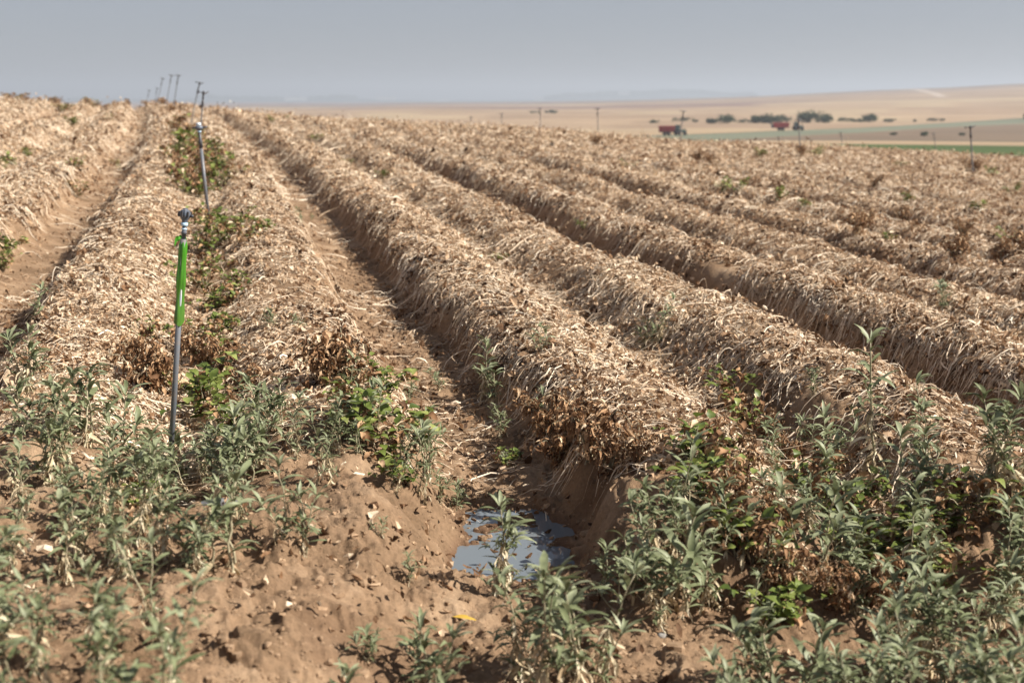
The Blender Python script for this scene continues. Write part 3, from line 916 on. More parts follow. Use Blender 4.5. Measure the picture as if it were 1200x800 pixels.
# broad leaved green plants
for k, px, py, h, patch in [
    ('leafy', 430, 520, .24, 'on the bed end left of the furrow'), ('fading', 470, 545, .22, 'on the bed end left of the furrow'),
    ('fading', 415, 500, .24, 'on the bed end left of the furrow'), ('leafy', 480, 570, .16, 'on the bed end left of the furrow'),
    ('leafy', 490, 525, .22, 'on the bed end left of the furrow'), ('leafy', 450, 480, .22, 'on the bed end left of the furrow'),
    ('leafy', 245, 500, .30, 'close by the foot of the grey pole'), ('leafy', 232, 470, .30, 'close by the foot of the grey pole'),
    ('leafy', 265, 520, .24, 'close by the foot of the grey pole'), ('leafy', 160, 600, .16, 'close by the foot of the grey pole'),
    ('fading', 232, 405, .26, 'behind the grey pole'), ('leafy', 260, 400, .2, 'behind the grey pole'),
    ('fading', 180, 405, .22, 'behind the grey pole'), ('fading', 240, 350, .30, 'behind the grey pole'),
    ('leafy', 275, 345, .2, 'behind the grey pole'), ('fading', 250, 320, .26, 'behind the grey pole'),
    ('fading', 262, 290, .34, 'at the foot of the second pole'), ('leafy', 250, 275, .3, 'at the foot of the second pole'),
    ('leafy', 300, 276, .22, 'at the foot of the second pole'), ('fading', 240, 268, .3, 'at the foot of the second pole'),
    ('leafy', 276, 268, .22, 'at the foot of the second pole'),
    ('fading', 225, 222, .5, 'left of the second pole'), ('fading', 212, 200, .5, 'left of the second pole'), ('leafy', 206, 190, .4, 'left of the second pole'),
    ('fading', 222, 186, .55, 'left of the second pole'), ('leafy', 270, 205, .4, 'right of the second pole'), ('fading', 262, 195, .4, 'right of the second pole'),
    ('fading', 216, 170, .5, 'left of the second pole'), ('leafy', 245, 210, .35, 'right of the second pole'),
    ('fading', 232, 214, .5, 'left of the second pole'), ('fading', 218, 232, .45, 'left of the second pole'), ('leafy', 212, 180, .5, 'left of the second pole'),
    ('fading', 228, 176, .55, 'left of the second pole'), ('leafy', 232, 238, .34, 'left of the second pole'), ('fading', 206, 160, .55, 'left of the second pole'),
    ('leafy', 258, 222, .36, 'right of the second pole'), ('fading', 272, 215, .36, 'right of the second pole'), ('leafy', 250, 182, .4, 'right of the second pole'),
    ('leafy', 262, 284, .3, 'at the foot of the second pole'), ('fading', 290, 290, .28, 'at the foot of the second pole'), ('leafy', 245, 300, .28, 'at the foot of the second pole'),
    ('leafy', 252, 372, .22, 'behind the grey pole'), ('fading', 266, 362, .26, 'behind the grey pole'), ('leafy', 228, 336, .24, 'behind the grey pole'), ('leafy', 258, 430, .24, 'behind the grey pole'),
    ('fading', 108, 128, .5, 'on the left bed'), ('fading', 60, 122, .5, 'on the left bed'), ('leafy', 84, 152, .4, 'on the left bed'), ('fading', 20, 118, .5, 'on the left bed'),
    ('leafy', 14, 196, .3, 'on the left bed'), ('leafy', 30, 188, .3, 'on the left bed'), ('leafy', 6, 200, .3, 'on the left bed'),
    ('leafy', 8, 300, .26, 'on the left bed'), ('leafy', 2, 318, .22, 'on the left bed'), ('fading', 90, 232, .3, 'on the left bed'),
    ('fading', 90, 200, .26, 'on the left bed'), ('fading', 72, 136, .45, 'on the left bed'), ('leafy', 78, 133, .4, 'on the left bed'),
    ('fading', 130, 146, .3, 'on the left bed'), ('fading', 140, 200, .24, 'on the left bed'),
    ('leafy', 322, 146, .36, 'far up the ridge right of the furrow'), ('leafy', 372, 168, .3, 'far up the ridge right of the furrow'),
    ('leafy', 448, 212, .26, 'far up the ridge right of the furrow'), ('leafy', 408, 196, .22, 'far up the ridge right of the furrow'),
    ('leafy', 338, 142, .3, 'far up the ridge right of the furrow'),
    ('leafy', 583, 308, .14, 'on the ridges right of the furrow'), ('leafy', 590, 545, .12, 'on the ridges right of the furrow'),
    ('leafy', 685, 268, .14, 'on the ridges right of the furrow'), ('leafy', 735, 198, .2, 'on the ridges right of the furrow'),
    ('leafy', 863, 226, .28, 'among the far right ridges'), ('leafy', 848, 226, .24, 'among the far right ridges'),
    ('leafy', 912, 236, .26, 'among the far right ridges'), ('leafy', 1060, 238, .24, 'among the far right ridges'),
    ('leafy', 940, 245, .2, 'among the far right ridges'), ('leafy', 888, 186, .4, 'among the far right ridges'),
    ('leafy', 957, 186, .45, 'among the far right ridges'), ('leafy', 836, 170, .35, 'among the far right ridges'),
    ('leafy', 1150, 250, .26, 'among the far right ridges'), ('leafy', 1165, 208, .35, 'among the far right ridges'),
    ('leafy', 1180, 288, .22, 'among the far right ridges'), ('leafy', 1055, 198, .3, 'among the far right ridges'),
    ('leafy', 1190, 230, .28, 'among the far right ridges'), ('leafy', 1040, 285, .18, 'among the far right ridges'),
    ('fading', 860, 478, .26, 'among the weeds right of the puddle'), ('fading', 880, 500, .24, 'among the weeds right of the puddle'),
    ('leafy', 812, 545, .2, 'among the weeds right of the puddle'), ('fading', 815, 560, .3, 'among the weeds right of the puddle'),
    ('leafy', 820, 590, .24, 'among the weeds right of the puddle'), ('leafy', 840, 575, .2, 'among the weeds right of the puddle'),
    ('leafy', 1085, 650, .22, 'among the weeds on the right headland'), ('leafy', 1070, 640, .2, 'among the weeds on the right headland'),
    ('leafy', 990, 620, .2, 'among the weeds on the right headland'), ('leafy', 1030, 600, .2, 'among the weeds on the right headland'),
    ('fading', 940, 600, .26, 'among the weeds on the right headland'),
]: plant_px(k, px, py, h, patch)

# withered plants
for k, px, py, h, patch in [
    ('withered', 395, 455, .36, 'at the bed end left of the furrow'), ('withered', 412, 468, .30, 'at the bed end left of the furrow'),
    ('withered', 385, 462, .26, 'at the bed end left of the furrow'),
    ('withered', 172, 462, .32, 'left of the grey pole'), ('withered', 188, 470, .30, 'left of the grey pole'), ('withered', 160, 440, .24, 'left of the grey pole'),
    ('withered', 240, 440, .30, 'behind the grey pole'), ('withered', 262, 440, .26, 'behind the grey pole'), ('withered', 218, 425, .26, 'behind the grey pole'),
    ('withered', 285, 465, .24, 'behind the grey pole'),
    ('withered', 690, 545, .32, 'hanging over the ridge end above the puddle'), ('withered', 640, 520, .30, 'hanging over the ridge end above the puddle'),
    ('withered', 715, 560, .28, 'hanging over the ridge end above the puddle'), ('withered', 655, 545, .26, 'hanging over the ridge end above the puddle'),
    ('withered', 670, 520, .26, 'hanging over the ridge end above the puddle'), ('withered', 750, 545, .22, 'hanging over the ridge end above the puddle'),
    ('withered', 880, 660, 0.24, 'among the weeds right of the puddle'), ('withered', 900, 640, 0.22, 'among the weeds right of the puddle'),
    ('withered', 850, 610, 0.24, 'among the weeds right of the puddle'), ('withered', 870, 570, 0.20, 'among the weeds right of the puddle'),
    ('withered', 915, 545, 0.19, 'among the weeds right of the puddle'), ('withered', 830, 530, 0.17, 'among the weeds right of the puddle'),
    ('withered', 900, 510, 0.17, 'among the weeds right of the puddle'),
    ('withered', 1060, 640, 0.19, 'among the weeds on the right headland'), ('withered', 1095, 650, 0.17, 'among the weeds on the right headland'),
    ('withered', 230, 230, .5, 'left of the second pole'), ('withered', 218, 215, .5, 'left of the second pole'),
    ('withered', 236, 200, .5, 'left of the second pole'), ('withered', 210, 150, 0.40, 'on the skyline by the far poles'),
    ('withered', 222, 160, 0.40, 'on the skyline by the far poles'), ('withered', 200, 135, 0.44, 'on the skyline by the far poles'),
    ('withered', 215, 132, 0.44, 'on the skyline by the far poles'), ('withered', 190, 124, 0.48, 'on the skyline by the far poles'),
    ('withered', 172, 122, 0.48, 'on the skyline by the far poles'), ('withered', 205, 124, 0.48, 'on the skyline by the far poles'),
    ('withered', 27, 116, 0.56, 'on the skyline of the left bed'), ('withered', 64, 118, 0.44, 'on the skyline of the left bed'),
    ('withered', 68, 117, 0.40, 'on the skyline of the left bed'), ('withered', 125, 124, 0.40, 'on the skyline of the left bed'),
    ('withered', 98, 121, 0.36, 'on the skyline of the left bed'), ('withered', 8, 118, 0.40, 'on the skyline of the left bed'),
    ('withered', 45, 120, 0.32, 'on the skyline of the left bed'), ('withered', 148, 124, 0.40, 'on the skyline of the left bed'),
    ('withered', 1004, 278, .36, 'standing on the far right ridges'), ('withered', 1015, 270, .36, 'standing on the far right ridges'),
    ('withered', 1118, 305, .34, 'standing on the far right ridges'), ('withered', 1172, 310, .34, 'standing on the far right ridges'),
    ('withered', 1130, 280, .3, 'standing on the far right ridges'), ('withered', 1060, 262, .3, 'standing on the far right ridges'),
    ('withered', 815, 192, .45, 'standing on the far right ridges'), ('withered', 832, 195, .4, 'standing on the far right ridges'),
    ('withered', 1025, 222, .4, 'standing on the far right ridges'), ('withered', 700, 172, .45, 'standing on the far right ridges'),
    ('withered', 1135, 205, .6, 'standing on the far right ridges'), ('withered', 1143, 206, .55, 'standing on the far right ridges'),
    ('withered', 938, 186, .5, 'standing on the far right ridges'), ('withered', 1198, 300, .34, 'standing on the far right ridges'),
]: plant_px(k, px, py, h, patch)

# prototypes never planted go away again
for k, ps in PROTO.items():
    for p in ps:
        if p.name not in USED:
            for c in [q for q in bpy.data.objects if q.parent == p]: bpy.data.objects.remove(c)
            bpy.data.objects.remove(p)

ORD = ['first', 'second', 'third', 'fourth', 'fifth', 'sixth', 'seventh', 'eighth', 'ninth', 'tenth', 'eleventh', 'twelfth', 'thirteenth', 'fourteenth', 'fifteenth',
       'sixteenth', 'seventeenth', 'eighteenth', 'nineteenth', 'twentieth', 'twenty-first', 'twenty-second', 'twenty-third', 'twenty-fourth', 'twenty-fifth', 'twenty-sixth', 'twenty-seventh', 'twenty-eighth']
DESC = {'tall': ('tall thin', 'weed'), 'mid': ('grey-green', 'weed'), 'dryish': ('half-withered', 'weed'), 'bushy': ('short bushy', 'weed'),
        'leafy': ('broad-leaved green', 'plant'), 'fading': ('yellowing', 'plant'), 'withered': ('brown withered', 'plant')}
CATS = {'weed': 'weed', 'leafy_plant': 'green plant', 'withered_plant': 'withered plant'}
byp = {}
for e in PLANTS: byp.setdefault((e[3], e[4]), []).append(e)
for (patch, kind), es in byp.items():
    es.sort(key=lambda e: e[1])
    adj, noun = DESC[kind]
    for i, (o, px, py, _, _, h) in enumerate(es):
        if len(es) == 1: lab = f'the only {adj} {noun} {patch}'
        elif i == len(es) - 1: lab = f'rightmost {adj} {noun} {patch}'
        elif i == 0: lab = f'leftmost {adj} {noun} {patch}'
        else: lab = f'{ORD[i]} {adj} {noun} from left {patch}'
        cat = CATS[o.name.split('.')[0]]
        tag(o, lab, cat, {'weed': 'grey-green weeds on the headland and in the furrows', 'green plant': 'green plants left growing on the beds', 'withered plant': 'brown withered plants standing out of the straw'}[cat])
print('plants', len(PLANTS))

# ------------------------------------------------------------------ sprinklers
def part(name, vf, mat, parent, smooth=True):
    V, F = vf
    return link(name, quad_mesh(name, V, F, None, mat, smooth), parent)

def join_vf(*vfs):
    V = []; F = []; n = 0
    for v, f in vfs:
        V.append(v); F.append(np.asarray(f) + n); n += len(v)
    return np.concatenate(V), np.concatenate(F)

def xf(vf, loc=(0, 0, 0), rot=None):
    V, F = vf; V = np.asarray(V, float)
    if rot is not None:
        import mathutils
        R_ = np.array(mathutils.Euler(rot).to_matrix()); V = V @ R_.T
    return V + np.array(loc), F

def straight(z0, z1, r, sides=14): return lathe_vf([(.0001, z0), (r, z0), (r, z1), (.0001, z1)], sides)

# the near sprinkler with the green plastic sleeve
b0 = at(197, 572)
top = None
def near_sprinkler():
    root = empty('sprinkler', (b0[0], b0[1], b0[2] - .03))
    # lean: the head is seen at (217, 250)
    d = AF + AR * (217 - 600) / FPX + AU * (400 - 250) / FPX
    k = (b0[1] + .03) / d[1]
    head = CAM + d * k
    ax = head - np.array([b0[0], b0[1], b0[2] - .03])
    L = float(np.linalg.norm(ax)); ax /= L
    from mathutils import Vector
    root.rotation_mode = 'QUATERNION'
    root.rotation_quaternion = Vector((0, 0, 1)).rotation_difference(Vector(ax))
    part('pole', lathe_vf([(.0001, 0), (.0145, 0), (.0145, L - .13), (.0001, L - .13)], 18), M['pole'], root)
    part('base_coupling', lathe_vf([(.0001, .02), (.02, .02), (.021, .07), (.0175, .075), (.0175, .085), (.0001, .085)], 18), M['dark'], root)
    # film sleeve: tied on top, loose and creased, open below
    n = 22; zs = np.linspace(L - .56, L - .105, 26); V = []; rr = np.random.default_rng(3)
    ph = rr.random(4) * 6
    for i, z in enumerate(zs):
        s = i / (len(zs) - 1)
        rad = .0155 + .0032 * math.sin(s * 13 + 1) * (.4 + .6 * math.sin(s * 5)) - .010 * sstep(.86, 1.0, s) + .003 * (1 - s)
        for j in range(n):
            a = j / n * 2 * pi
            c = 1 + .12 * math.sin(3 * a + ph[0] + s * 6.5) + .12 * math.sin(7 * a + ph[1] - s * 1.5) * (.4 + .8 * s) + .05 * math.sin(13 * a + ph[2] + 3 * s)
            bulge = .006 * math.cos(a - .2) * (1 - s * .4)
            V.append((rad * c * cos(a) + bulge, rad * c * sin(a), z + (.012 * math.sin(2 * a + 1) if i == 0 else 0)))
    F = [(i * n + j, i * n + (j + 1) % n, (i + 1) * n + (j + 1) % n, (i + 1) * n + j) for i in range(len(zs) - 1) for j in range(n)]
    sl = part('plastic_sleeve', (np.array(V), np.array(F)), M['sleeve'], root)
    # torn flap of film at the knot
    Vf = []; Ff = []
    for i in range(7):
        for j in range(6):
            s = i / 6; t = j / 5 - .5
            w = .034 * (.35 + .9 * s)
            Vf.append((-.008 - .034 * s, -.016 - .012 * s + .006 * math.sin(t * 7), L - .118 - .030 * s * s + t * w + .005 * math.sin(i * 2 + j)))
    for i in range(6):
        for j in range(5): Ff.append((i * 6 + j, i * 6 + j + 1, (i + 1) * 6 + j + 1, (i + 1) * 6 + j))
    part('film_flap', (np.array(Vf), np.array(Ff)), M['sleeve'], sl)
    part('riser', lathe_vf([(.0001, L - .14), (.0105, L - .14), (.0105, L - .105), (.0135, L - .105), (.0135, L - .09), (.0105, L - .086), (.0105, L - .062), (.0001, L - .062)], 16), M['bluegrey'], root)
    part('collar', lathe_vf([(.0001, L - .064), (.0155, L - .064), (.017, L - .058), (.017, L - .047), (.0001, L - .047)], 18), M['ring'], root)
    part('collar', lathe_vf([(.0001, L - .083), (.0135, L - .083), (.0140, L - .080), (.0140, L - .075), (.0001, L - .075)], 18), M['ring'], root)
    hd = part('sprinkler_head', lathe_vf([(.0001, L - .047), (.012, L - .047), (.015, L - .036), (.024, L - .020), (.0285, L - .008), (.0285, L + .006), (.0235, L + .007), (.022, L + .016), (.012, L + .019), (.011, L + .026), (.0001, L + .0262)], 8), M['bluegrey'], root, False)
    part('nozzle', xf(straight(0, .016, .007, 10), (.026, -.006, L - .012), (0, 1.45, 0)), M['dark'], hd)
    part('nozzle', xf(straight(0, .012, .006, 10), (-.024, .004, L - .010), (0, -1.5, 0)), M['dark'], hd)
    ribs = [xf(box_vf((.028, 0, L - .004), (.012, .006, .028)), (0, 0, 0), (0, 0, a)) for a in np.arange(6) * pi / 3]
    part('rib', join_vf(*ribs), M['dark'], hd, False)
    tag(root, 'near grey sprinkler pole wrapped in a bright green plastic sleeve', 'sprinkler', 'sprinklers standing over the field')
    return root
near_sprinkler()

def make_capped(L=1.3):
    """second sprinkler: thick pole with dark coupling and a pale capped head"""
    root = empty('sprinkler')
    part('pole', straight(0, L - .30, .021), M['pole'], root)
    part('coupling', lathe_vf([(.0001, L - .31), (.024, L - .31), (.027, L - .22), (.018, L - .20), (.017, L - .07), (.0001, L - .07)], 14), M['dark'], root)
    hd = part('sprinkler_head', lathe_vf([(.0001, L - .08), (.03, L - .08), (.052, L - .055), (.055, L - .03), (.03, L - .02), (.0001, L - .02)], 16), M['bluegrey'], root)
    part('nozzle', xf(straight(0, .075, .013, 10), (.03, 0, L - .045), (0, 1.5, 0)), M['dark'], hd)
    part('nozzle', xf(straight(0, .06, .013, 10), (-.03, 0, L - .045), (0, -1.5, 0)), M['dark'], hd)
    part('cap', lathe_vf([(.0001, L - .02), (.03, L - .02), (.032, L + .015), (.02, L + .022), (.0001, L + .022)], 14), M['cap'], root)
    part('collar', lathe_vf([(.0001, L - .105), (.025, L - .105), (.025, L - .085), (.0001, L - .085)], 14), M['ring'], root)
    return root

def make_impact(L=1.3, bend=0.0):
    """impact sprinkler: slim pole, dark coupling, T of nozzle and hammer arm"""
    root = empty('sprinkler')
    zs = np.linspace(0, L - .16, 9)
    P = np.stack([bend * np.sin(zs / L * pi * .9) , zs * 0, zs], -1)
    part('pole', tube_vf(P, .017, 10), M['pole'], root)
    e = P[-1][0]
    part('coupling', xf(lathe_vf([(.0001, L - .30), (.022, L - .30), (.028, L - .26), (.028, L - .20), (.02, L - .17), (.0001, L - .17)], 12), (e, 0, 0)), M['dark'], root)
    hd = part('sprinkler_head', xf(lathe_vf([(.0001, L - .17), (.018, L - .17), (.018, L - .06), (.03, L - .05), (.032, L - .005), (.018, L + .01), (.0001, L + .01)], 12), (e, 0, 0)), M['dark'], root)
    part('nozzle', xf(tube_vf([(0, 0, L - .05), (.05, .01, L - .03), (.12, .015, L + .012)], [.016, .015, .010], 8), (e, 0, 0)), M['dark'], hd)
    part('hammer_arm', join_vf(xf(box_vf((-.055, 0, L - .022), (.10, .014, .012)), (e, 0, 0)), xf(box_vf((-.108, 0, L - .018), (.03, .02, .04)), (e, 0, 0))), M['dark'], hd, False)
    return root

def stand(root, x, y, lean=(0, 0), rz=0, s=1.0, sink=.03):
    root.location = (x, y, ground_z(x, y) - sink)
    root.rotation_euler = (lean[0], lean[1], rz)
    root.scale = (s, s, s)

def lean_to(root, x, y, hx, hy, L=1.3, rz=0.0):
    """lean the pole so that its tip stands where the photo shows the head"""
    z = ground_z(x, y) - .03
    d = AF + AR * (hx - 600) / FPX + AU * (400 - hy) / FPX
    p = CAM + d * (y / d[1])
    from mathutils import Vector, Euler
    ax = Vector(p) - Vector((x, y, z))
    q = Vector((0, 0, 1)).rotation_difference(ax.normalized())
    root.location = (x, y, z); root.rotation_mode = 'QUATERNION'
    root.rotation_quaternion = q @ Euler((0, 0, rz)).to_quaternion()
    root.scale = (1, 1, ax.length / L)

GS = 'sprinklers standing over the field'
s2 = make_capped(); x, y, z = at(245, 258)
lean_to(s2, x, y, 232.5, 144, 1.32); tag(s2, 'second sprinkler pole, with a white capped head, behind the green sleeved one', 'sprinkler', GS)
imp = make_impact(); impb = make_impact(1.3, .07)
left_labels = ['dark T-headed sprinkler rising just behind the white capped sprinkler', 'thin leaning sprinkler whose head stands highest behind the white capped one',
               'rightmost of the three tallest sprinklers on the left skyline', 'middle one of the three tallest sprinklers on the left skyline',
               'bent sprinkler pole left of the two straight ones on the left skyline', 'small half-hidden sprinkler near the left end of the skyline line', 'tiny last sprinkler head at the left end of the skyline line']
heads = [(238.5, 107.5), (234, 96.5), (209, 88), (201, 88), (190, 91.5), (183.5, 103), (175, 105.5)]
for i, (hx, hy) in enumerate(heads):
    Y = 29.7 + 12 * i
    bx = [235.5, 226.5, 208, 200, 187, 184, 175][i]
    ang = math.atan((bx - 600) / FPX * cos(0)) + YAW
    X = CX + Y * math.tan(math.atan2(bx - 600, FPX * 1.0 / cos(PITCH) if False else FPX) + YAW)
    o = (imp if i == 0 else impb if i == 4 else copy_tree(imp if i != 5 else impb))
    lean_to(o, X, Y, hx, hy, 1.3, random.choice([-.25, .1, .3]))
    tag(o, left_labels[i], 'sprinkler', GS)
right = [(1137, 148, 46.0), (935.5, 140, 57.5), (801, 130, 69), (700, 127, 80), (633, 127, 91), (588, 133, 102), (552, 137, 112)]
right_labels = ['sprinkler standing over a withered clump by the right edge of the field', 'sprinkler beside the red and dark machine, rising from green plants',
                'sprinkler standing just right of the red trailer and small tractor', 'tall thin sprinkler on the crest below the middle of the horizon',
                'sprinkler in front of the small dark shrub pair on the plain', 'faint sprinkler on the crest, second from the left on the right hand line', 'faintest, leftmost sprinkler of the right hand line on the crest']
def on_bearing(px, Y):
    return CX + Y * math.tan(math.atan2(px - 600, FPX) + YAW)
for i, (hx, hy, r_) in enumerate(right):
    a = math.atan2(hx - 600, FPX) + YAW
    X = CX + r_ * math.sin(a); Y = r_ * math.cos(a)
    o = copy_tree(imp)
    if i == 2:
        X, Y, _ = X - .35, Y, 0
    lean_to(o, X, Y, hx, hy, 1.3, random.choice([-.3, .0, .2]))
    o.scale.x *= 1.5; o.scale.y *= 1.5
    tag(o, right_labels[i], 'sprinkler', GS)
for i, (hx, hy, r_, lab) in enumerate([(1094, 156, 104, 'small distant sprinkler against the ploughed strip, nearest the bright green crop'),
                                       (985, 155, 110, 'small distant sprinkler right of the red machine, left of the green crop'),
                                       (912, 160, 114, 'tiny distant sprinkler just below the red and dark machine')]):
    a = math.atan2(hx - 600, FPX) + YAW
    X = CX + r_ * math.sin(a); Y = r_ * math.cos(a)
    o = copy_tree(imp); lean_to(o, X, Y, hx, hy, 1.3, .2); o.scale.x *= 1.6; o.scale.y *= 1.6; tag(o, lab, 'sprinkler', GS)

# ------------------------------------------------------------------ small things on the ground
def pipe_end():
    x, y, z = at(262, 598)
    root = empty('irrigation_pipe', (x, y, z + .012))
    a = np.linspace(0, 1, 12)
    P = np.stack([-.10 + .17 * a, .02 - .02 * a, .018 * np.sin(a * pi)], -1)
    R_ = .026 + .003 * (np.arange(12) % 2)
    part('pipe', tube_vf(P, R_, 12), M['pipe'], root)
    tag(root, 'short mottled grey pipe lying half buried beside the pole foot', 'pipe')
pipe_end()

def stone(px, py, s, lab):
    x, y, z = at(px, py)
    rnd = np.random.default_rng(int(px))
    V, F = lathe_vf([(.001, -s * .6), (s * .8, -s * .4), (s, 0), (s * .85, s * .45), (s * .4, s * .7), (.001, s * .74)], 14)
    V = V * [1, .75, 1] + rnd.normal(0, s * .05, V.shape)
    o = link('stone', quad_mesh('stone', V, F, None, M['stone']), None, (x, y, z + s * .3)); tag(o, lab, 'stone', )
stone(776, 748, .022, 'small grey stone among the weeds right below the puddle')

def yellow_leaf():
    x, y, z = at(530, 727)
    rnd = np.random.default_rng(5)
    V, F = leaf_vf(np.array([0, 0, .012]), .3, .1, .10, .03, .4, .35, .2, 7, .001, .8, rnd)
    o = link('fallen_leaf', quad_mesh('fallen_leaf', V, F, None, M['yellow']), None, (x, y, z + .006)); o.rotation_euler = (0, 0, -.9)
    tag(o, 'yellow fallen leaf lying on the bare soil in front of the puddle', 'leaf')
yellow_leaf()

# ------------------------------------------------------------------ farm machines on the plain
def wheel(parent, x, y, r, w):
    t = part('wheel', xf(lathe_vf([(r * .55, -w / 2), (r * .9, -w / 2), (r, -w * .3), (r, w * .3), (r * .9, w / 2), (r * .55, w / 2)], 20), (x, y, r), (pi / 2, 0, 0)), M['tyre'], parent)
    part('rim', xf(lathe_vf([(.001, -w * .3), (r * .56, -w * .42), (r * .56, w * .42), (.001, w * .3)], 16), (x, y, r), (pi / 2, 0, 0)), M['steel'], t)

def make_tractor():
    t = empty('tractor')
    part('body', join_vf(box_vf((1.0, 0, 1.15), (1.7, .8, .75), (.96, .8)), box_vf((-.3, 0, .95), (1.5, .9, .5)), xf(straight(0, .8, .05, 8), (1.2, .25, 1.45))), M['teal'], t, False)
    cab = part('cab', join_vf(box_vf((-.45, 0, 1.4), (1.3, 1.3, .5)), box_vf((-.45, 0, 2.62), (1.4, 1.4, .14)), *[box_vf((-.45 + dx, dy, 2.1), (.08, .08, .9)) for dx in (-.6, .6) for dy in (-.6, .6)]), M['teal'], t, False)
    part('window', box_vf((-.45, 0, 2.1), (1.16, 1.16, .88)), M['glass'], cab, False)
    for s in (-1, 1):
        wheel(t, -.6, s * .95, .82, .45); wheel(t, 1.45, s * .85, .52, .32)
        part('mudguard', xf(lathe_vf([(.86, -.22), (.9, -.22), (.9, .22), (.86, .22)], 20), (-.6, s * .95, .82), (pi / 2, 0, 0)), M['teal'], t)
    return t

def make_trailer(L=4.6, purple=False):
    t = empty('harvest_trailer')
    part('box', join_vf(box_vf((0, 0, 1.75), (L, 2.3, 1.5), (1.06, 1.12)), *[box_vf((dx, s * 1.22, 1.7), (.09, .1, 1.35)) for dx in np.linspace(-L * .45, L * .45, 6) for s in (-1, 1)]), M['red'], t, False)
    part('chassis', join_vf(box_vf((0, .5, .9), (L, .14, .18)), box_vf((0, -.5, .9), (L, .14, .18)), box_vf((L / 2 + .7, 0, .8), (1.5, .14, .14)), box_vf((0, 0, .72), (.16, 2.0, .16))), M['steel'], t, False)
    for dx in (-.55, .55):
        for s in (-1, 1): wheel(t, dx, s * 1.1, .5, .36)
    if purple:
        part('conveyor', join_vf(xf(box_vf((0, 0, 0), (2.6, 1.0, .3)), (-L / 2 - .6, 0, 1.9), (0, .55, 0)), box_vf((-L / 2 - .2, 0, 1.3), (1.1, 2.0, .9))), M['steel'], t, False)
    return t

def set_machine(o, px, r_, heading):
    a = math.atan2(px - 600, FPX) + YAW
    x = CX + r_ * math.sin(a); y = r_ * math.cos(a)
    o.location = (x, y, ground_z(x, y) - .03); o.rotation_euler = (0, 0, heading)

hd = -YAW - radians(5)
tr1 = make_trailer(4.1); set_machine(tr1, 779, 340, hd); tag(tr1, 'red harvest trailer left of the lone sprinkler on the plain', 'trailer', 'red trailers on the plain')
tc1 = make_tractor(); set_machine(tc1, 793.5, 340, hd); tag(tc1, 'dark green tractor in front of the left red trailer', 'tractor', 'tractors on the plain')
tr2 = make_trailer(4.6, True); set_machine(tr2, 911, 415, hd); tag(tr2, 'red harvest trailer with dark conveyor, by the tree line', 'trailer', 'red trailers on the plain')
tc2 = copy_tree(tc1); set_machine(tc2, 930, 415, hd); tag(tc2, 'dark green tractor in front of the right red trailer with conveyor', 'tractor', 'tractors on the plain')

# ------------------------------------------------------------------ trees and bushes on the plain
def make_tree(name, seed, Wd, H, lobes=6, n=900, trunk=True):
    rnd = np.random.default_rng(seed)
    root = empty(name)
    tq = Q(); cq = Q()
    tips = []
    th = H * .3
    V, F = tube_vf([(0, 0, -.1), (.05 * Wd * .1, 0, th * .6), (0, .03, th)], [.05 * H, .04 * H, .03 * H], 8); tq.add(V, F, .4)
    for k in range(lobes):
        a = rnd.random() * 6.28; rr = rnd.uniform(.1, .55) * Wd * .8
        c = np.array([cos(a) * rr, sin(a) * rr * .7, H * rnd.uniform(.22, .66)])
        V, F = tube_vf([(0, 0, th * .6), c * [.55, .55, .85], c], [.022 * H, .015 * H, .006 * H], 5, False); tq.add(V, F, .5)
        tips.append((c, rnd.uniform(.17, .34) * min(Wd, H * 1.3)))
    tips.append((np.array([0, 0, H * .66]), .3 * min(Wd, H * 1.2)))
    C = []; 
    for i in range(n):
        c, r = tips[rnd.integers(len(tips))]
        d = rnd.normal(0, 1, 3); d /= np.linalg.norm(d); p = c + d * r * rnd.random() ** .45 * [1.15, 1.1, .95]
        if p[2] < .05 * H: p[2] = .05 * H + rnd.random() * .1
        C.append(p)
    C = np.array(C); n = len(C)
    s = (.08 + H * .045) * rnd.uniform(.6, 1.5, n)
    A = rnd.normal(0, 1, (n, 3)); A /= np.linalg.norm(A, axis=1)[:, None]
    B = np.cross(A, rnd.normal(0, 1, (n, 3))); B /= np.linalg.norm(B, axis=1)[:, None]
    V = np.stack([C - s[:, None] * A, C - s[:, None] * .6 * B, C + s[:, None] * A, C + s[:, None] * .6 * B], 1).reshape(-1, 3)
    F = np.arange(4 * n).reshape(n, 4)
    cq.add(V, F, np.repeat(np.clip(rnd.normal(.5, .25, n), 0, 1), 4))
    link('trunk', tq.mesh('trunk', M['bark']), root)
    link('crown', cq.mesh('crown', M['treeleaf'], False), root)
    return root
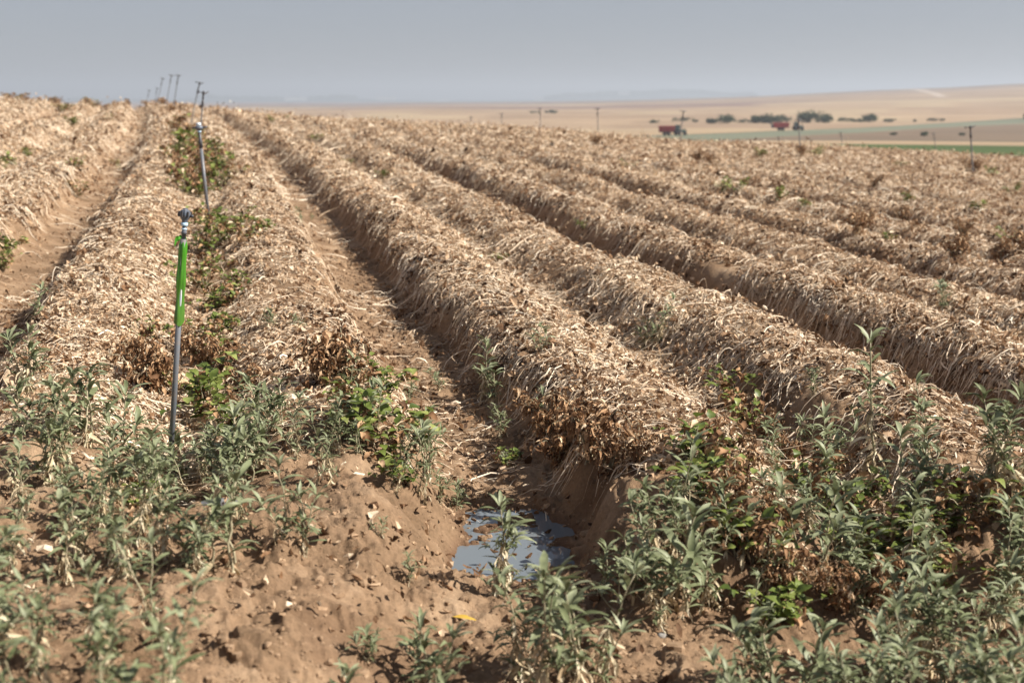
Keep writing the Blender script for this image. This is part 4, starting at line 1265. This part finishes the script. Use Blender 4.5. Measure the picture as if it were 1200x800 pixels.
# bearing column, distance, width, height, name, label
FT = [(764, 575, 4.4, 2.2, 'bush', 'low dark bush on the tan stubble left of the sprinkler by the trailer'),
      (796, 600, 8.5, 2.7, 'bush', 'wide low bush on the stubble just behind the sprinkler by the trailer'),
      (811, 590, 3.0, 1.5, 'bush', 'tiny bush right of the sprinkler by the trailer'),
      (831, 570, 3.6, 3.0, 'tree', 'small round tree at the left end of the tree line'),
      (848, 575, 7.4, 4.9, 'tree', 'broad rounded tree, second of the tree line from its left end'),
      (868, 580, 6.0, 2.4, 'bush', 'low scrubby bush between the two groups of trees'),
      (881, 575, 3.8, 4.4, 'tree', 'upright narrow tree left of the red machine with conveyor'),
      (893, 575, 5.0, 5.2, 'tree', 'full tree touching the upper left of the red machine'),
      (910, 572, 8.0, 4.6, 'tree', 'olive tree standing right behind the red machine with conveyor'),
      (943, 580, 8.4, 7.0, 'tree', 'tallest tree of the tree line, above the right tractor'),
      (961, 585, 7.4, 5.0, 'tree', 'tree merging into the right flank of the tallest tree'),
      (985, 600, 9.0, 2.8, 'bush', 'long low bush in the middle of the right part of the tree line'),
      (1000, 595, 5.0, 2.6, 'bush', 'low bush filling the gap before the last tree'),
      (1015, 600, 7.4, 4.6, 'tree', 'last sizeable tree at the right end of the tree line'),
      (1036, 600, 4.6, 2.4, 'bush', 'single bush just beyond the right end of the tree line'),
      (1065, 610, 2.0, 1.4, 'bush', 'tiny bush on the stubble, first right of the tree line'),
      (1086, 620, 4.6, 2.0, 'bush', 'small bush on bare stubble right of the tree line'),
      (1097, 625, 2.2, 1.5, 'bush', 'very small bush next to the bush on bare stubble'),
      (1199, 660, 6.0, 4.2, 'tree', 'dark tree at the right edge above the grey-green strip'),
      (626, 900, 6.0, 2.4, 'bush', 'small dark shrub left of the middle crest sprinkler on the plain'),
      (646, 900, 7.0, 3.2, 'bush', 'small dark shrub right of the middle crest sprinkler on the plain'),
      (609, 430, 6.0, 2.2, 'bush', 'low shrub just over the crest between two far sprinklers'),
      (1042, 340, 1.6, 1.0, 'bush', 'dark bush on the ploughed strip, left of two'),
      (1077, 335, 2.0, 1.4, 'bush', 'dark bush on the ploughed strip behind a thin sprinkler'),
      (1120, 345, 1.7, 0.9, 'bush', 'dark bush on the ploughed strip, rightmost of its bushes')]
for i, (px, r_, w, h, nm, lab) in enumerate(FT):
    o = make_tree(nm, 900 + i, w * 1.6, h * .86, 6 + int(2.2 * w), 700 if h < 3 else 1500)
    a = math.atan2(px - 600, FPX) + YAW
    x = CX + r_ * math.sin(a); y = r_ * math.cos(a)
    o.location = (x, y, ground_z(x, y) - .05); o.rotation_euler = (0, 0, random.random() * 6)
    tag(o, lab, nm, 'trees and bushes on the plain')

def far_buildings():
    for i, (px, wd, ht, lab) in enumerate([(631, 60, 16, 'pale far building alone on the hazy horizon, left of the woods'), (729, 75, 22, 'pale far building in the middle of the hazy woods'),
                                  (351, 150, 13, 'long pale far building on the left horizon behind the field'), (455, 130, 13, 'long low pale far building right of the left horizon woods'), (521, 90, 12, 'rightmost low pale far building in the gap before the woods')]):
        a = math.atan2(px - 600, FPX) + YAW; r_ = 8600
        x = CX + r_ * math.sin(a); y = r_ * math.cos(a)
        o = empty('far_building', (x, y, ground_z(x, y) - 2), (0, 0, -a))
        hb = 112.5 + 2.5; z0 = o.location.z
        part('wall', box_vf((0, 0, ht / 2 + 4), (wd, 30, ht + 8)), M['whitewash'], o, False)
        part('roof', box_vf((0, 0, ht + 9.5), (wd * 1.02, 31, 3), (1, .3)), M['stone'], o, False)
        tag(o, lab, 'building', 'far buildings on the horizon')
M['whitewash'] = plain_mat('pale_wall', (.75, .73, .70), .8, .2, 0, .2, .05)
far_buildings()

def far_wood():
    """wooded skyline far off that reads as one mass"""
    rnd = np.random.default_rng(77); cs = []
    for i in range(900):
        px = rnd.choice([rnd.uniform(640, 880), rnd.uniform(300, 420), rnd.uniform(240, 320)], p=[.7, .2, .1])
        r_ = rnd.uniform(8750, 9150) if px < 880 else rnd.uniform(3300, 3480)
        a = math.atan2(px - 600, FPX) + YAW
        cs.append((CX + r_ * math.sin(a), r_ * math.cos(a), r_))
    cs = np.array(cs)
    z = height(cs[:, 0], cs[:, 1], False)
    V = []; F = []
    k = 0
    lv, lf = lathe_vf([(.05, 0), (.9, .15), (1, .5), (.7, .85), (.05, 1)], 7)
    for (x, y, r_), zz in zip(cs, z):
        s = rnd.uniform(8, 24)
        V.append((lv + rnd.normal(0, .1, lv.shape)) * [s * 1.5, s * 1.5, s] + [x, y, zz - 1]); F.append(lf + k); k += len(lv)
    V = np.concatenate(V); F = np.concatenate(F)
    m = quad_mesh('far_woods', V, F, {'tone': np.repeat(rnd.random(len(cs)), len(lv))}, M['treeleaf'], False)
    tag(link('far_woods', m), 'bluish far woods along the hazy horizon', 'woods', kind='stuff')
far_wood()

# ------------------------------------------------------------------ air, light, camera
def build_haze():
    m = bpy.data.materials.new('haze'); m.use_nodes = True
    nt = m.node_tree; nt.nodes.clear()
    out = nt.nodes.new('ShaderNodeOutputMaterial'); v = nt.nodes.new('ShaderNodeVolumePrincipled')
    v.inputs['Color'].default_value = (.73, .79, .875, 1); v.inputs['Density'].default_value = HAZE
    v.inputs['Anisotropy'].default_value = .2
    nt.links.new(v.outputs[0], out.inputs['Volume'])
    V, F = box_vf((0, 0, 10), (26000, 26000, 180))
    o = link('haze', quad_mesh('haze', V, F, None, m, False)); tag(o, kind='stuff'); o['label'] = 'thin grey-blue haze lying over the whole plain'
    o.display_type = 'WIRE'
HAZE = 2.7e-4
build_haze()

SUN_EL = radians(40)
RV = np.array([cos(YAW), -sin(YAW)]); BV = np.array([-sin(YAW), -cos(YAW)])
hv = RV * cos(radians(12)) + BV * sin(radians(12))
sun_dir = np.array([hv[0] * cos(SUN_EL), hv[1] * cos(SUN_EL), sin(SUN_EL)])
from mathutils import Vector
sl = bpy.data.lights.new('sun', 'SUN'); sl.energy = 5.0; sl.angle = radians(.53); sl.color = (1, .945, .86)
so = bpy.data.objects.new('sun', sl); COL.objects.link(so)
so.rotation_euler = Vector(sun_dir).to_track_quat('Z', 'Y').to_euler(); so.location = (30, -10, 60)

w = bpy.data.worlds.new('World'); scene.world = w; w.use_nodes = True
nt = w.node_tree; nt.nodes.clear()
sky = nt.nodes.new('ShaderNodeTexSky'); sky.sky_type = 'NISHITA'; sky.sun_disc = False
sky.sun_elevation = SUN_EL; sky.sun_rotation = math.atan2(hv[0], hv[1])
sky.air_density = 1.0; sky.dust_density = .8; sky.ozone_density = 4.0; sky.altitude = 300
bg = nt.nodes.new('ShaderNodeBackground'); bg.inputs[1].default_value = .104
ow = nt.nodes.new('ShaderNodeOutputWorld')
hs = nt.nodes.new('ShaderNodeHueSaturation'); hs.inputs['Saturation'].default_value = .68
nt.links.new(sky.outputs[0], hs.inputs['Color']); gm = nt.nodes.new('ShaderNodeGamma'); gm.inputs[1].default_value = .45
nt.links.new(hs.outputs[0], gm.inputs[0]); tint = mixcol(nt, 1.0, gm.outputs[0], (.975, .985, 1.075), 'MULTIPLY')
nt.links.new(tint, bg.inputs[0]); nt.links.new(bg.outputs[0], ow.inputs[0])

cam = bpy.data.cameras.new('camera'); co = bpy.data.objects.new('camera', cam); COL.objects.link(co)
cam.sensor_width = 36; cam.lens = FPX / 1200 * 36
cam.clip_start = .05; cam.clip_end = 40000
cam.dof.use_dof = True; cam.dof.focus_distance = 7.2; cam.dof.aperture_fstop = 2.3
from mathutils import Matrix
R3 = Matrix((AR, AU, -AF)).transposed()
co.matrix_world = Matrix.Translation(Vector(CAM)) @ R3.to_4x4()
scene.camera = co

vs = scene.view_settings
vs.view_transform = 'Standard'; vs.look = 'None'; vs.gamma = 1; vs.use_curve_mapping = False; vs.exposure = 0.9
scene.cycles.max_bounces = 6; scene.cycles.diffuse_bounces = 3; scene.cycles.transmission_bounces = 3; scene.cycles.volume_bounces = 0
scene.cycles.use_denoising = True
